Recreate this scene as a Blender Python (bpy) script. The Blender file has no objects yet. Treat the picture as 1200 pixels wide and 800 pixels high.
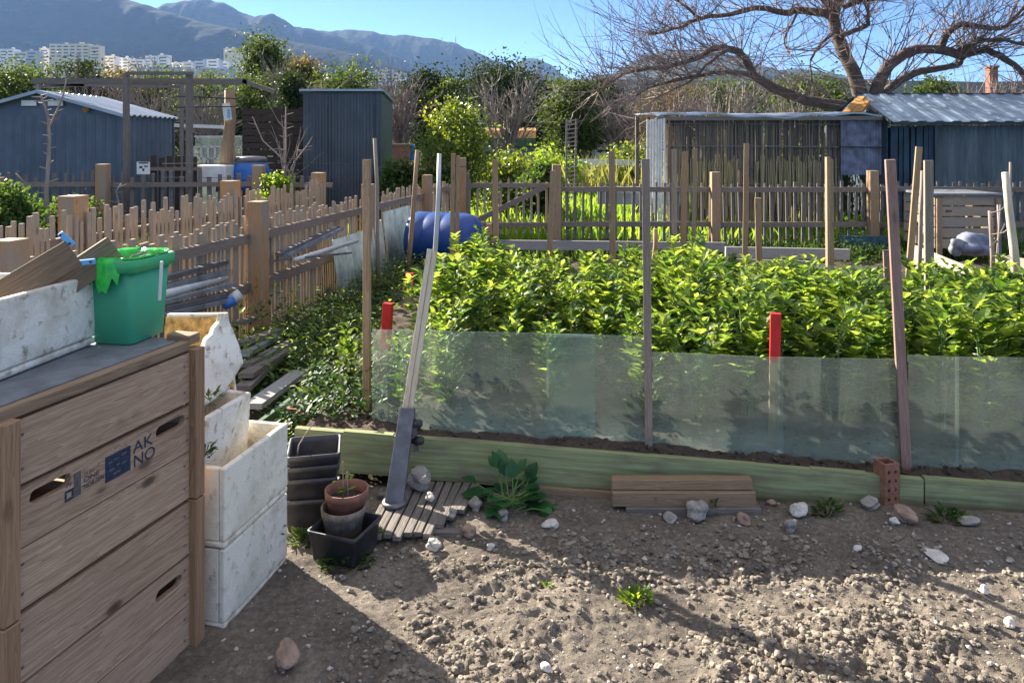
import bpy, math, random
import numpy as np
from mathutils import Vector, Matrix
from mathutils.geometry import tessellate_polygon
R = random.Random(11)
rad = math.radians
F, HY, CX, EYE = 870.0, 165.0, 600.0, 1.6
def W(px, py, D): return Vector(((px-CX)/F*D, D, EYE-(py-HY)/F*D))
def G(px, py, z=0.0):
    D = (EYE-z)*F/(py-HY)
    return Vector(((px-CX)/F*D, D, z))
def V(*a): return Vector(a)
sc = bpy.context.scene
COL = sc.collection
# ------------------------------------------------------------------ materials
class NT:
    def __init__(s, name):
        s.m = bpy.data.materials.new(name); s.m.use_nodes = True
        s.t = s.m.node_tree; s.t.nodes.clear()
        s.out = s.t.nodes.new('ShaderNodeOutputMaterial')
    def n(s, typ, ins=None, **kw):
        nd = s.t.nodes.new(typ)
        for k, v in kw.items(): setattr(nd, k, v)
        for k, v in (ins or {}).items():
            sk = nd.inputs[k]
            if isinstance(v, bpy.types.NodeSocket): s.t.links.new(v, sk)
            else: sk.default_value = v
        return nd
    def ramp(s, fac, stops, interp='LINEAR'):
        nd = s.t.nodes.new('ShaderNodeValToRGB'); s.t.links.new(fac, nd.inputs[0])
        cr = nd.color_ramp; cr.interpolation = interp
        while len(cr.elements) < len(stops): cr.elements.new(0.5)
        for e, (p, c) in zip(cr.elements, stops):
            e.position = p; e.color = (c, c, c, 1) if isinstance(c, (int, float)) else (*c, 1)
        return nd.outputs[0]
    def noise(s, vec, scale, detail=4, rough=.55, dist=0):
        return s.n('ShaderNodeTexNoise', {'Vector': vec, 'Scale': scale, 'Detail': detail, 'Roughness': rough, 'Distortion': dist}).outputs[0]
    def mapv(s, vec, sc_=(1, 1, 1), loc=(0, 0, 0)):
        return s.n('ShaderNodeMapping', {'Vector': vec, 'Scale': sc_, 'Location': loc}).outputs[0]
    def mix(s, fac, a, b, mode='MIX'):
        nd = s.t.nodes.new('ShaderNodeMix'); nd.data_type = 'RGBA'; nd.blend_type = mode
        for i, v in ((0, fac), (6, a), (7, b)):
            if isinstance(v, bpy.types.NodeSocket): s.t.links.new(v, nd.inputs[i])
            elif i == 0: nd.inputs[0].default_value = v
            else: nd.inputs[i].default_value = (*v, 1) if len(v) == 3 else v
        return nd.outputs[2]
    def math(s, op, a, b=0.0):
        nd = s.t.nodes.new('ShaderNodeMath'); nd.operation = op
        for i, v in enumerate((a, b)):
            if isinstance(v, bpy.types.NodeSocket): s.t.links.new(v, nd.inputs[i])
            else: nd.inputs[i].default_value = v
        return nd.outputs[0]
    def bump(s, h, strength=.4, dist=.01):
        return s.n('ShaderNodeBump', {'Height': h, 'Strength': strength, 'Distance': dist}).outputs[0]
    def fin(s, col, rough=.7, normal=None, **kw):
        ins = {'Base Color': col if isinstance(col, bpy.types.NodeSocket) else (*col, 1), 'Roughness': rough}
        if normal is not None: ins['Normal'] = normal
        ins.update(kw)
        b = s.n('ShaderNodeBsdfPrincipled', ins)
        s.t.links.new(b.outputs[0], s.out.inputs[0]); return s.m
    def uv(s): return s.n('ShaderNodeTexCoord').outputs['UV']
    def ob(s): return s.n('ShaderNodeTexCoord').outputs['Object']
    def wp(s): return s.n('ShaderNodeNewGeometry').outputs['Position']

def m_wood(name, dark, mid, light, knots=.35, bump=.5, gray=None, grain=1.0):
    k = NT(name); uv = k.uv()
    broad = k.noise(k.mapv(uv, (.6, 1.6, 1)), 1.0, 2)
    fine = k.noise(k.mapv(uv, (3, 130*grain, 1)), 1.0, 6, .65)
    ring = k.noise(k.mapv(uv, (1.3, 26*grain, 1)), 1.0, 3, .5, 1.6)
    wv = k.math('FRACT', k.math('MULTIPLY', ring, 9.0))
    g = k.math('ADD', k.math('MULTIPLY', wv, .35), k.math('MULTIPLY', fine, .65))
    c = k.ramp(g, [(.15, dark), (.5, mid), (.85, light)])
    c = k.mix(k.ramp(broad, [(.3, .0), (.7, .55)]), c, k.mix(1.0, c, [mid[i]*1.5/ max(mid) if False else (.62, .58, .56)[i] for i in range(3)], 'MULTIPLY'))
    if gray: c = k.mix(k.ramp(k.noise(k.mapv(uv, (2, 9, 1)), 1.0, 5), [(.38, 0.0), (.6, .85)]), c, gray)
    if knots > 0:
        vo = k.n('ShaderNodeTexVoronoi', {'Vector': k.mapv(uv, (4.2, 9.0, 1)), 'Scale': 1.0, 'Randomness': 1.0})
        kn = k.ramp(vo.outputs['Distance'], [(.04, 1.0), (.10, .8), (.135, .25), (.2, 0.0)])
        c = k.mix(k.math('MULTIPLY', kn, knots*1.6), c, [x*.35 for x in dark])
    return k.fin(c, .78, k.bump(g, bump, .004), **{'Specular IOR Level': .25})

def m_plain(name, col, rough=.6, var=.15, scale=6, bump=0, metal=0, vec='ob', bscale=60, spec=.5):
    k = NT(name); p = k.ob() if vec == 'ob' else k.wp()
    n1 = k.noise(p, scale, 5)
    c = k.ramp(n1, [(.3, [x*(1-var) for x in col]), (.7, [min(1, x*(1+var)) for x in col])])
    nm = k.bump(k.noise(p, bscale, 4), bump, .005) if bump else None
    return k.fin(c, rough, nm, Metallic=metal, **{'Specular IOR Level': spec})

def m_leaf(name, stops, trans=.55, rough=.45, gloss=.3, tcol=None):
    k = NT(name)
    sep = k.n('ShaderNodeSeparateXYZ', {0: k.uv()})
    c = k.ramp(sep.outputs[0], stops)
    c = k.mix(k.ramp(sep.outputs[1], [(.4, 0.0), (.52, .3)]), c, (.2, .25, .1)) if False else c
    b = k.n('ShaderNodeBsdfPrincipled', {'Base Color': c, 'Roughness': rough, 'Specular IOR Level': gloss})
    tc = k.mix(1.0, c, tcol or (2.6, 2.1, .95), 'MULTIPLY')
    t = k.n('ShaderNodeBsdfTranslucent', {'Color': tc})
    mx = k.n('ShaderNodeMixShader', {0: trans, 1: b.outputs[0], 2: t.outputs[0]})
    k.t.links.new(mx.outputs[0], k.out.inputs[0]); return k.m

def m_soil(name, c1, c2, c3, bump=1.0):
    k = NT(name); p = k.wp()
    a = k.noise(p, 3.0, 6, .6); b = k.noise(p, 45.0, 5, .7); d = k.noise(p, 260.0, 3, .6)
    c = k.ramp(k.math('ADD', k.math('MULTIPLY', a, .45), k.math('MULTIPLY', b, .55)), [(.33, c1), (.5, c2), (.66, c3)])
    vo = k.n('ShaderNodeTexVoronoi', {'Vector': p, 'Scale': 95.0})
    sp = k.ramp(vo.outputs['Distance'], [(.1, 1.0), (.17, 0.0)])
    rnd = k.n('ShaderNodeSeparateColor', {0: vo.outputs['Color']}).outputs[0]
    sp = k.math('MULTIPLY', sp, k.ramp(rnd, [(.86, 0.0), (.88, 1.0)]))
    c = k.mix(sp, c, (.42, .39, .36))
    h = k.math('ADD', k.math('MULTIPLY', b, .7), k.math('MULTIPLY', d, .35))
    return k.fin(c, .95, k.bump(h, bump, .012), **{'Specular IOR Level': .15})

M = {}
M['bin'] = m_wood('bin_wood', (.28, .17, .11), (.47, .315, .215), (.63, .465, .34), .6, .45, None, .75)
M['binpost'] = m_wood('bin_post_wood', (.22, .12, .06), (.36, .22, .13), (.46, .30, .19), .3, .35)
M['fence'] = m_wood('fence_wood', (.27, .19, .12), (.47, .355, .24), (.66, .54, .39), .35, .5, (.30, .27, .24))
M['postw'] = m_wood('post_wood', (.30, .14, .05), (.48, .26, .11), (.60, .38, .20), .3, .5, (.30, .26, .22))
M['rail'] = m_wood('rail_wood', (.15, .11, .09), (.25, .20, .17), (.34, .28, .24), .2, .5)
M['stake'] = m_wood('stake_wood', (.24, .15, .08), (.38, .26, .16), (.50, .38, .26), .2, .4)
M['stake2'] = m_wood('stake_grey_wood', (.20, .16, .13), (.32, .27, .23), (.44, .38, .33), .2, .4)
M['stakeR'] = m_wood('stake_red_wood', (.20, .12, .10), (.33, .22, .19), (.46, .34, .30), .3, .4)
M['old'] = m_wood('weathered_wood', (.10, .09, .085), (.20, .18, .17), (.31, .29, .27), .2, .7)
M['darkw'] = m_wood('dark_slat_wood', (.03, .022, .02), (.06, .045, .04), (.10, .08, .07), .1, .5)
M['plankb'] = m_wood('plank_brown', (.20, .13, .08), (.32, .22, .14), (.42, .31, .22), .3, .4)
M['cream'] = m_wood('cream_board', (.45, .38, .22), (.62, .54, .34), (.75, .68, .48), .1, .4, (.35, .33, .28))
M['handle'] = m_wood('handle_wood', (.50, .43, .32), (.68, .60, .47), (.80, .73, .6), .1, .4)
def _green():
    k = NT('green_painted_wood'); uv = k.uv()
    f = k.noise(k.mapv(uv, (2.5, 70, 1)), 1, 5, .6)
    c = k.ramp(f, [(.3, (.19, .225, .11)), (.55, (.30, .34, .18)), (.8, (.40, .43, .26))])
    c = k.mix(k.ramp(k.noise(k.mapv(uv, (3, 10, 1)), 1, 5), [(.5, 0.0), (.68, .75)]), c, (.19, .16, .115))
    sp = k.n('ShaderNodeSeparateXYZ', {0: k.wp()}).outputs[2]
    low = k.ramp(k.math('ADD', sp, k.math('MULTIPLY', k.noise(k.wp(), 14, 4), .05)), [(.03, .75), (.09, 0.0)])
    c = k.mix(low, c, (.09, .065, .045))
    return k.fin(c, .8, k.bump(f, .5, .004), **{'Specular IOR Level': .2})
M['green'] = _green()
M['greend'] = m_plain('dark_green_paint', (.05, .11, .055), .75, .3, 12, .3)
def _foam(name, base, dirt, amt):
    k = NT(name); p = k.ob()
    n1 = k.noise(p, 7, 6, .65); n2 = k.noise(p, 26, 5, .6)
    c = k.mix(k.ramp(n1, [(.44, 0.0), (.66, amt)]), base, (.50, .45, .36))
    c = k.mix(k.ramp(n2, [(.56, 0.0), (.68, amt*.9)]), c, dirt)
    z = k.n('ShaderNodeSeparateXYZ', {0: p}).outputs[2]
    c = k.mix(k.math('MULTIPLY', k.ramp(k.math('ADD', z, k.math('MULTIPLY', n1, .12)), [(.05, 1.0), (.12, 0.0)]), k.ramp(n2, [(.4, 0.0), (.6, .7)])), c, (.33, .27, .20))
    vo = k.n('ShaderNodeTexVoronoi', {'Vector': p, 'Scale': 190.0}).outputs[0]
    return k.fin(c, .75, k.bump(k.math('ADD', vo, k.math('MULTIPLY', n2, 1.2)), .35, .004), **{'Subsurface Weight': .0, 'Specular IOR Level': .25})
M['foam'] = _foam('white_polystyrene', (.84, .80, .73), (.28, .20, .13), .95)
M['foamy'] = _foam('cream_polystyrene', (.86, .81, .68), (.34, .26, .16), .55)
M['foamd'] = _foam('grimy_polystyrene', (.80, .75, .66), (.30, .23, .15), .7)
M['foamin'] = m_plain('stained_polystyrene', (.42, .27, .10), .9, .6, 40, .6)
M['gplast'] = m_plain('green_plastic', (.05, .36, .20), .42, .12, 5, .05)
M['gplast2'] = m_plain('green_plastic_rim', (.05, .42, .17), .4, .12, 5, .05)
M['bag'] = m_plain('green_bag_film', (.03, .55, .07), .25, .35, 25, .6, bscale=30)
M['lid'] = m_plain('grey_lid', (.17, .185, .21), .6, .3, 14, .3)
M['silver'] = m_plain('silver_metal', (.55, .56, .57), .5, .15, 8, .1, .3)
M['alu'] = m_plain('grey_metal_bars', (.26, .29, .34), .45, .4, 9, .2, .5)
M['steel'] = m_plain('dull_steel', (.16, .16, .18), .5, .3, 18, .3, .55)
M['bluec'] = m_plain('blue_clip', (.16, .46, .86), .4, .1, 10)
M['blue'] = m_plain('blue_plastic_drum', (.008, .055, .25), .33, .2, 4, .05)
M['blued'] = m_plain('blue_tank', (.03, .16, .55), .4, .2, 6)
M['black'] = m_plain('black_plastic', (.030, .030, .038), .45, .4, 18, .15)
M['terra'] = m_plain('terracotta', (.23, .10, .075), .7, .3, 20, .2)
M['taup'] = m_plain('dirty_pot', (.20, .16, .135), .8, .4, 40, .5)
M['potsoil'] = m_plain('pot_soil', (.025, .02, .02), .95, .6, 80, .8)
M['stone'] = m_plain('grey_stone', (.30, .28, .26), .9, .35, 25, .8)
M['stonew'] = m_plain('pale_stone', (.55, .52, .48), .9, .25, 25, .7)
M['stoner'] = m_plain('brown_stone', (.32, .22, .17), .9, .35, 25, .8)
M['brick'] = m_plain('red_brick', (.26, .12, .08), .9, .3, 40, .7)
M['redp'] = m_plain('red_paint', (.62, .018, .02), .5, .15, 20)
M['ink'] = m_plain('dark_blue_ink', (.015, .03, .07), .7, .5, 90)
M['inkg'] = m_plain('grey_ink', (.11, .10, .10), .8, .4, 90)
M['white'] = m_plain('white_paint', (.72, .72, .70), .6, .12, 9, .1)
M['greywood'] = m_wood('grey_board', (.20, .20, .21), (.32, .32, .33), (.44, .44, .45), .1, .4)
M['teal'] = m_plain('teal_board', (.03, .10, .15), .7, .3, 12)
M['wire'] = m_plain('dark_wire', (.05, .05, .055), .5, .2, 10, 0, .6)
M['shedb'] = m_plain('blue_grey_steel', (.10, .130, .175), .48, .16, 2.0, .1, .35)
M['shedd'] = m_plain('slate_steel', (.070, .088, .110), .5, .2, 2.0, .1, .35)
M['shedg'] = m_plain('green_grey_steel', (.09, .12, .10), .6, .2, 2.0, .1)
M['roofm'] = m_plain('galvanised_roof', (.36, .41, .48), .38, .22, 1.6, .15, .55)
M['roofr'] = m_plain('blue_sheet_roof', (.22, .30, .40), .45, .28, 2.2, .2, .45)
def _tin():
    k = NT('weathered_tin'); p = k.wp()
    n1 = k.noise(k.mapv(p, (5, 5, .8)), 1, 6, .65)
    c = k.ramp(n1, [(.3, (.05, .07, .085)), (.5, (.10, .13, .15)), (.7, (.17, .20, .21))])
    c = k.mix(k.ramp(k.noise(p, 1.7, 4), [(.5, 0.0), (.75, .4)]), c, (.09, .10, .06))
    return k.fin(c, .55, k.bump(n1, .2, .01), Metallic=.3)
M['tin'] = _tin()
M['tind'] = m_plain('dark_blue_boards', (.018, .045, .075), .6, .5, 3, .2)
M['ply'] = m_plain('grey_blue_sheet', (.15, .17, .24), .7, .5, 7, .3)
M['rust'] = m_plain('orange_board', (.42, .20, .05), .8, .35, 9, .4)
M['corr'] = m_plain('pale_corrugated_plastic', (.46, .52, .46), .6, .35, 6, .2)
M['reed'] = m_leaf('dry_reeds', [(0, (.18, .16, .15)), (.5, (.32, .285, .26)), (1, (.50, .44, .35))], .5, .8, .1, (1.1, 1.0, .7))
M['reedlit'] = m_leaf('sunlit_reeds', [(0, (.34, .29, .17)), (.5, (.45, .39, .24)), (1, (.58, .52, .34))], .5, .8, .1, (1.2, 1.05, .7))  # sunlight on the lower reeds put into a lighter, yellower colour
M['bark'] = m_plain('brown_bark', (.105, .075, .065), .9, .35, 9, .9, vec='wp', bscale=30)
M['twig'] = m_plain('twig_bark', (.22, .165, .15), .85, .3, 5, 0, vec='wp')
M['twigg'] = m_plain('pale_twig_bark', (.24, .205, .18), .85, .3, 5, 0, vec='wp')
M['sapl'] = m_plain('grey_sapling_bark', (.27, .22, .19), .85, .3, 5, 0, vec='wp')
LG = lambda *c: [(i/(len(c)-1), x) for i, x in enumerate(c)]
M['bean'] = m_leaf('broad_bean_leaf', LG((.040, .10, .022), (.080, .15, .040), (.14, .225, .055), (.21, .30, .08)), .64, .42, .4)
M['beanstem'] = m_plain('bean_stem', (.13, .22, .06), .6, .2, 20)
M['flower'] = m_plain('bean_blossom', (.75, .72, .68), .6, .2, 50)
M['citrus'] = m_leaf('citrus_leaf', LG((.035, .07, .015), (.08, .14, .02), (.19, .24, .03)), .42, .35, .5)
M['lime'] = m_leaf('lime_leaf', LG((.08, .16, .02), (.15, .26, .03), (.24, .36, .05)), .5, .45, .3)
M['treeg'] = m_leaf('tree_leaf_green', LG((.020, .045, .012), (.045, .085, .020), (.085, .13, .028)), .32, .55, .25)
M['treed'] = m_leaf('tree_leaf_dark', LG((.008, .020, .010), (.018, .040, .016), (.040, .066, .024)), .22, .6, .2)
M['treeo'] = m_leaf('tree_leaf_olive', LG((.06, .055, .03), (.10, .09, .045), (.13, .12, .05)), .35, .6, .2)
M['weed'] = m_leaf('weed_leaf', LG((.02, .055, .015), (.045, .10, .025), (.09, .15, .035)), .45, .5, .3)
M['weedd'] = m_leaf('dark_weed_leaf', LG((.015, .05, .02), (.03, .085, .03), (.06, .12, .04)), .3, .5, .3)
M['chard'] = m_leaf('spinach_leaf', LG((.012, .060, .022), (.025, .105, .035), (.05, .15, .05)), .3, .4, .4)
M['grass'] = m_leaf('field_grass', LG((.07, .15, .025), (.12, .24, .03), (.22, .35, .05)), .55, .6, .2)
M['drygrass'] = m_leaf('dry_grass', LG((.14, .17, .06), (.21, .24, .10), (.28, .30, .15)), .3, .7, .1)
M['soil'] = m_soil('tilled_soil', (.070, .060, .054), (.160, .138, .118), (.30, .258, .212), 1.0)
M['bedsoil'] = m_soil('bed_soil', (.05, .038, .032), (.09, .07, .058), (.15, .12, .10), .9)
M['clod'] = m_plain('soil_clods', (.22, .190, .155), .95, .55, 14, .8, vec='wp', bscale=90)
M['pebble'] = m_plain('pale_pebbles', (.42, .39, .36), .9, .4, 30, .4, vec='wp')
def _ground():
    k = NT('allotment_ground'); p = k.wp()
    n1 = k.noise(p, .35, 6); n2 = k.noise(p, 9, 5, .7)
    c = k.mix(k.ramp(n1, [(.4, 0.0), (.6, 1.0)]), (.070, .056, .042), (.038, .055, .020))
    c = k.mix(k.ramp(n2, [(.35, .6), (.65, 0.0)]), c, (.035, .032, .02))
    return k.fin(c, 1.0, k.bump(n2, .8, .05), **{'Specular IOR Level': .03})
M['ground'] = _ground()
def _hill(name, a, b, c3, sc_):
    k = NT(name); p = k.wp()
    n1 = k.noise(p, sc_, 9, .68); n2 = k.noise(k.mapv(p, (1, 1, 2.5)), sc_*6, 6, .7)
    c = k.ramp(n1, [(.36, a), (.52, b), (.68, c3)])
    c = k.mix(k.ramp(n2, [(.58, 0.0), (.70, .4)]), c, (.07, .072, .06))
    return k.fin(c, .95, k.bump(k.math('ADD', n1, k.math('MULTIPLY', n2, .4)), .9, 30.0), **{'Specular IOR Level': .03})
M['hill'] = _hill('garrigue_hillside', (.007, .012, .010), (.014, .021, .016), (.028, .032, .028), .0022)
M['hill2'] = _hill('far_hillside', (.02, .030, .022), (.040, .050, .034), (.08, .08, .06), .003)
def _glass():
    k = NT('dusty_glass'); p = k.ob()
    n1 = k.noise(p, 3.2, 6, .6); n2 = k.noise(k.mapv(p, (40, 40, 3)), 1, 4, .6); z = k.n('ShaderNodeSeparateXYZ', {0: p}).outputs[2]
    d = k.math('ADD', k.math('MULTIPLY', k.ramp(n1, [(.3, .05), (.7, .18)]), .75), k.math('MULTIPLY', n2, .06))
    d = k.math('ADD', d, k.ramp(z, [(.0, .14), (.14, 0.0)]))
    df = k.n('ShaderNodeBsdfDiffuse', {'Color': (.72, .88, .78, 1)}); tl = k.n('ShaderNodeBsdfTranslucent', {'Color': (.80, .86, .80, 1)})
    du = k.n('ShaderNodeMixShader', {0: .22, 1: df.outputs[0], 2: tl.outputs[0]})
    tr = k.n('ShaderNodeBsdfTransparent', {'Color': (.88, .96, .92, 1)})
    m1 = k.n('ShaderNodeMixShader', {0: d, 1: tr.outputs[0], 2: du.outputs[0]})
    gl = k.n('ShaderNodeBsdfGlossy', {'Roughness': .08, 'Color': (1, 1, 1, 1)})
    fr = k.n('ShaderNodeFresnel', {'IOR': 1.45})
    m2 = k.n('ShaderNodeMixShader', {0: fr.outputs[0], 1: m1.outputs[0], 2: gl.outputs[0]})
    k.t.links.new(m2.outputs[0], k.out.inputs[0]); return k.m
M['glass'] = _glass()
def _bld(name, c):
    return m_plain(name, c, .8, .06, .05, vec='wp')
M['bw'] = _bld('white_render', (.72, .70, .66)); M['by'] = _bld('cream_render', (.68, .58, .38)); M['bg'] = _bld('grey_render', (.45, .47, .50)); M['win'] = _bld('dark_window', (.10, .12, .15))

# ------------------------------------------------------------------ mesh builder
class MB:
    def __init__(s): s.v = []; s.f = []; s.u = []; s.mi = []; s.smooth = []; s.cm = 0
    def add(s, verts, faces, uvs, smooth=False):
        b = len(s.v); s.v.extend([tuple(x) for x in verts])
        for fc, uv in zip(faces, uvs):
            s.f.append([b+i for i in fc]); s.u.append(uv); s.mi.append(s.cm); s.smooth.append(smooth)
    def hexa(s, P, Ls=None):
        """P: 8 corners, bottom 0-3 (ccw from above), top 4-7"""
        P = [Vector(p) for p in P]
        e = [(P[1]-P[0]).length, (P[3]-P[0]).length, (P[4]-P[0]).length]
        la = e.index(max(e)); ou, ov = R.uniform(0, 60), R.uniform(0, 60)
        crd = [(0,0,0),(1,0,0),(1,1,0),(0,1,0),(0,0,1),(1,0,1),(1,1,1),(0,1,1)]
        faces = [(0,3,2,1),(4,5,6,7),(0,1,5,4),(1,2,6,5),(2,3,7,6),(3,0,4,7)]
        perp = [2,2,1,0,1,0]; uvs = []
        for fc, pa in zip(faces, perp):
            ax = [a for a in (0,1,2) if a != pa]
            if la in ax: ua = la; va = [a for a in ax if a != la][0]
            else: ua, va = ax
            uvs.append([(crd[i][ua]*e[ua]+ou, crd[i][va]*e[va]+ov+pa*.37) for i in fc])
        s.add(P, faces, uvs)
    def box(s, c, ax, ay, az):
        """centre, full-length axis vectors"""
        c, ax, ay, az = map(Vector, (c, ax, ay, az)); a, b, d = ax/2, ay/2, az/2
        s.hexa([c-a-b-d, c+a-b-d, c+a+b-d, c-a+b-d, c-a-b+d, c+a-b+d, c+a+b+d, c-a+b+d])
    def bx(s, x0, x1, y0, y1, z0, z1): s.box(((x0+x1)/2, (y0+y1)/2, (z0+z1)/2), (x1-x0, 0, 0), (0, y1-y0, 0), (0, 0, z1-z0))
    def beam(s, p0, p1, w, t, up=(0, 0, 1), w1=None, t1=None):
        p0, p1 = Vector(p0), Vector(p1); d = (p1-p0).normalized(); up = Vector(up)
        if abs(d.dot(up)) > .95: up = Vector((0, 1, 0)) if abs(d.z) > .5 else Vector((0, 0, 1))
        a = d.cross(up).normalized(); b = a.cross(d).normalized(); w1 = w if w1 is None else w1; t1 = t if t1 is None else t1
        A, B = a*w/2, b*t/2; A1, B1 = a*w1/2, b*t1/2
        s.hexa([p0-A-B, p0+A-B, p1+A1-B1, p1-A1-B1, p0-A+B, p0+A+B, p1+A1+B1, p1-A1+B1])
    def tube(s, pts, rs, n=6, cap=True, rnd=None):
        pts = [Vector(p) for p in pts]; m = len(pts)
        if not hasattr(rs, '__len__'): rs = [rs]*m
        ref = Vector((.31, .17, .93)); vs = []; ln = 0; lens = []
        for i, p in enumerate(pts):
            d = (pts[min(i+1, m-1)]-pts[max(i-1, 0)])
            if d.length < 1e-9: d = Vector((0, 0, 1))
            d.normalize(); a = d.cross(ref)
            if a.length < .05: a = d.cross(Vector((1, 0, 0)))
            a.normalize(); b = d.cross(a)
            if i: ln += (p-pts[i-1]).length
            lens.append(ln)
            for k in range(n):
                t = 2*math.pi*k/n; vs.append(p+(a*math.cos(t)+b*math.sin(t))*rs[i])
        fs, us = [], []; ou = R.uniform(0, 50) if rnd is None else None
        for i in range(m-1):
            for k in range(n):
                k2 = (k+1) % n; fs.append((i*n+k, i*n+k2, (i+1)*n+k2, (i+1)*n+k))
                if rnd is None: us.append([(lens[i]+ou, k/n*.2), (lens[i]+ou, (k+1)/n*.2), (lens[i+1]+ou, (k+1)/n*.2), (lens[i+1]+ou, k/n*.2)])
                else: us.append([(rnd, .1)]*4)
        if cap and n > 3:
            for idx in (list(range(n))[::-1], [(m-1)*n+k for k in range(n)]):
                fs.append(tuple(idx)); us.append([(ou or 0, 0)]*n)
        s.add(vs, fs, us, n > 4)
    def lathe(s, c, prof, n=32, axis=(0, 0, 1), cap0=True, cap1=True):
        """prof list of (r, h)"""
        ax = Vector(axis).normalized(); a = ax.orthogonal().normalized(); b = ax.cross(a); c = Vector(c)
        vs = []; fs = []; us = []
        for r, h in prof:
            for k in range(n):
                t = 2*math.pi*k/n; vs.append(c+ax*h+(a*math.cos(t)+b*math.sin(t))*r)
        for i in range(len(prof)-1):
            for k in range(n):
                k2 = (k+1) % n; fs.append((i*n+k, i*n+k2, (i+1)*n+k2, (i+1)*n+k)); us.append([(k/n, i*.1)]*4)
        s.add(vs, fs, us, True)
        if cap0: s.add([vs[k] for k in range(n)], [tuple(range(n))[::-1]], [[(0, 0)]*n])
        if cap1: s.add([vs[-n+k] for k in range(n)], [tuple(range(n))], [[(0, 0)]*n])
    def plate(s, outer, holes, O, U, Vv, N, th):
        """polygon with holes in plane O + u*U + v*V, thickness th along N"""
        O, U, Vv, N = map(Vector, (O, U, Vv, N)); loops = [outer]+list(holes)
        flat = [q for l in loops for q in l]; tris = tessellate_polygon([[Vector((a, b, 0)) for a, b in l] for l in loops])
        ou, ov = R.uniform(0, 60), R.uniform(0, 60)
        vs = [O+U*a+Vv*b for a, b in flat]+[O+U*a+Vv*b-N*th for a, b in flat]; n = len(flat); fs = []; us = []
        for t in tris:
            for q in ((t, 0), ([t[2], t[1], t[0]], n)):
                fs.append(tuple(i+q[1] for i in q[0])); us.append([(flat[i][0]+ou, flat[i][1]+ov) for i in q[0]])
        b = 0
        for l in loops:
            for i in range(len(l)):
                j = (i+1) % len(l); fs.append((b+i, b+j, n+b+j, n+b+i)); us.append([(l[i][0]+ou, l[i][1]+ov), (l[j][0]+ou, l[j][1]+ov), (l[j][0]+ou, l[j][1]+ov+th), (l[i][0]+ou, l[i][1]+ov+th)])
            b += len(l)
        s.add(vs, fs, us)
    def corr(s, O, U, Vv, wl, hl, period, amp, N, seg=8, trap=False):
        """sheet corrugated across U"""
        O, U, Vv, N = map(Vector, (O, U, Vv, N)); U = U.normalized(); Vv = Vv.normalized(); n = max(2, int(wl/period*seg)); vs = []
        for i in range(n+1):
            u = wl*i/n; ph = (u/period) % 1
            h = (0 if ph < .38 else (ph-.38)/.12 if ph < .5 else 1 if ph < .88 else 1-(ph-.88)/.12) if trap else .5+.5*math.sin(2*math.pi*ph)
            for v in (0, hl): vs.append(O+U*u+Vv*v+N*amp*h)
        fs = [(2*i, 2*i+2, 2*i+3, 2*i+1) for i in range(n)]
        s.add(vs, fs, [[(0, 0)]*4]*n, not trap)
    def leaf(s, p, d, up, L, Wd, rnd, fold=.18):
        d = d.normalized(); sd = d.cross(up)
        if sd.length < 1e-3: sd = d.orthogonal()
        sd.normalize(); nn = sd.cross(d)
        c1 = p+d*L*.34; c2 = p+d*L*.7-nn*L*.05; w1 = sd*Wd*.5; w2 = sd*Wd*.40; q = nn*Wd*fold
        vs = [p, c1+w1+q, c1-w1+q, c1, c2+w2+q*.7, c2-w2+q*.7, c2, p+d*L-nn*L*.14]
        fs = [(0,1,3),(0,3,2),(1,4,6,3),(3,6,5,2),(4,7,6),(6,7,5)]
        s.add(vs, fs, [[(rnd, .5)]*len(f) for f in fs])
    def fleck(s, p, size, rnd, asp=.6):
        a = Vector((R.gauss(0, 1), R.gauss(0, 1), R.gauss(0, 1))).normalized(); b = a.orthogonal().normalized()
        b = (Matrix.Rotation(R.uniform(0, 6.28), 3, a) @ b); c = a.cross(b)
        s.add([p-b*size*.5, p+c*size*asp*.5+a*size*.08, p+b*size*.5, p-c*size*asp*.5+a*size*.08], [(0,1,2,3)], [[(rnd, .5)]*4])
    def rock(s, c, rx, ry, rz, seed=None, sub=1):
        b = ICO[sub]; vs = []; yaw = R.uniform(0, 6.28); sx, sy, sz = R.uniform(-9, 9), R.uniform(-9, 9), R.uniform(-9, 9)
        for v in b[0]:
            k = 1+.18*math.sin(v[0]*3.1+sx)*math.cos(v[1]*2.7+sy)+.16*math.sin(v[2]*4.3+sz+v[0]*2)+R.uniform(-.07, .07)
            x, y = v[0]*rx*k, v[1]*ry*k
            vs.append((c[0]+x*math.cos(yaw)-y*math.sin(yaw), c[1]+x*math.sin(yaw)+y*math.cos(yaw), c[2]+v[2]*rz*k))
        s.add(vs, b[1], [[(0, 0)]*3]*len(b[1]), False)
    def build(s, name, m, parent=None, loc=None, bevel=0, seg=1, label=None):
        me = bpy.data.meshes.new(name)
        if parent is not None: inv = parent.matrix_basis.inverted()
        else: inv = Matrix.Translation(-Vector(loc)) if loc is not None else Matrix.Identity(4)
        A = np.array(s.v, dtype=np.float64).reshape(-1, 3); Mi = np.array(inv)
        A = A @ Mi[:3, :3].T + Mi[:3, 3]
        me.from_pydata(A.tolist(), [], s.f)
        ul = me.uv_layers.new(name='UVMap')
        fl = np.array([c for uv in s.u for q in uv for c in q], dtype=np.float32)
        ul.data.foreach_set('uv', fl)
        for mm in (m if isinstance(m, (list, tuple)) else [m]): me.materials.append(M[mm] if isinstance(mm, str) else mm)
        me.polygons.foreach_set('material_index', s.mi); me.polygons.foreach_set('use_smooth', s.smooth)
        me.update()
        o = bpy.data.objects.new(name, me); COL.objects.link(o)
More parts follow.
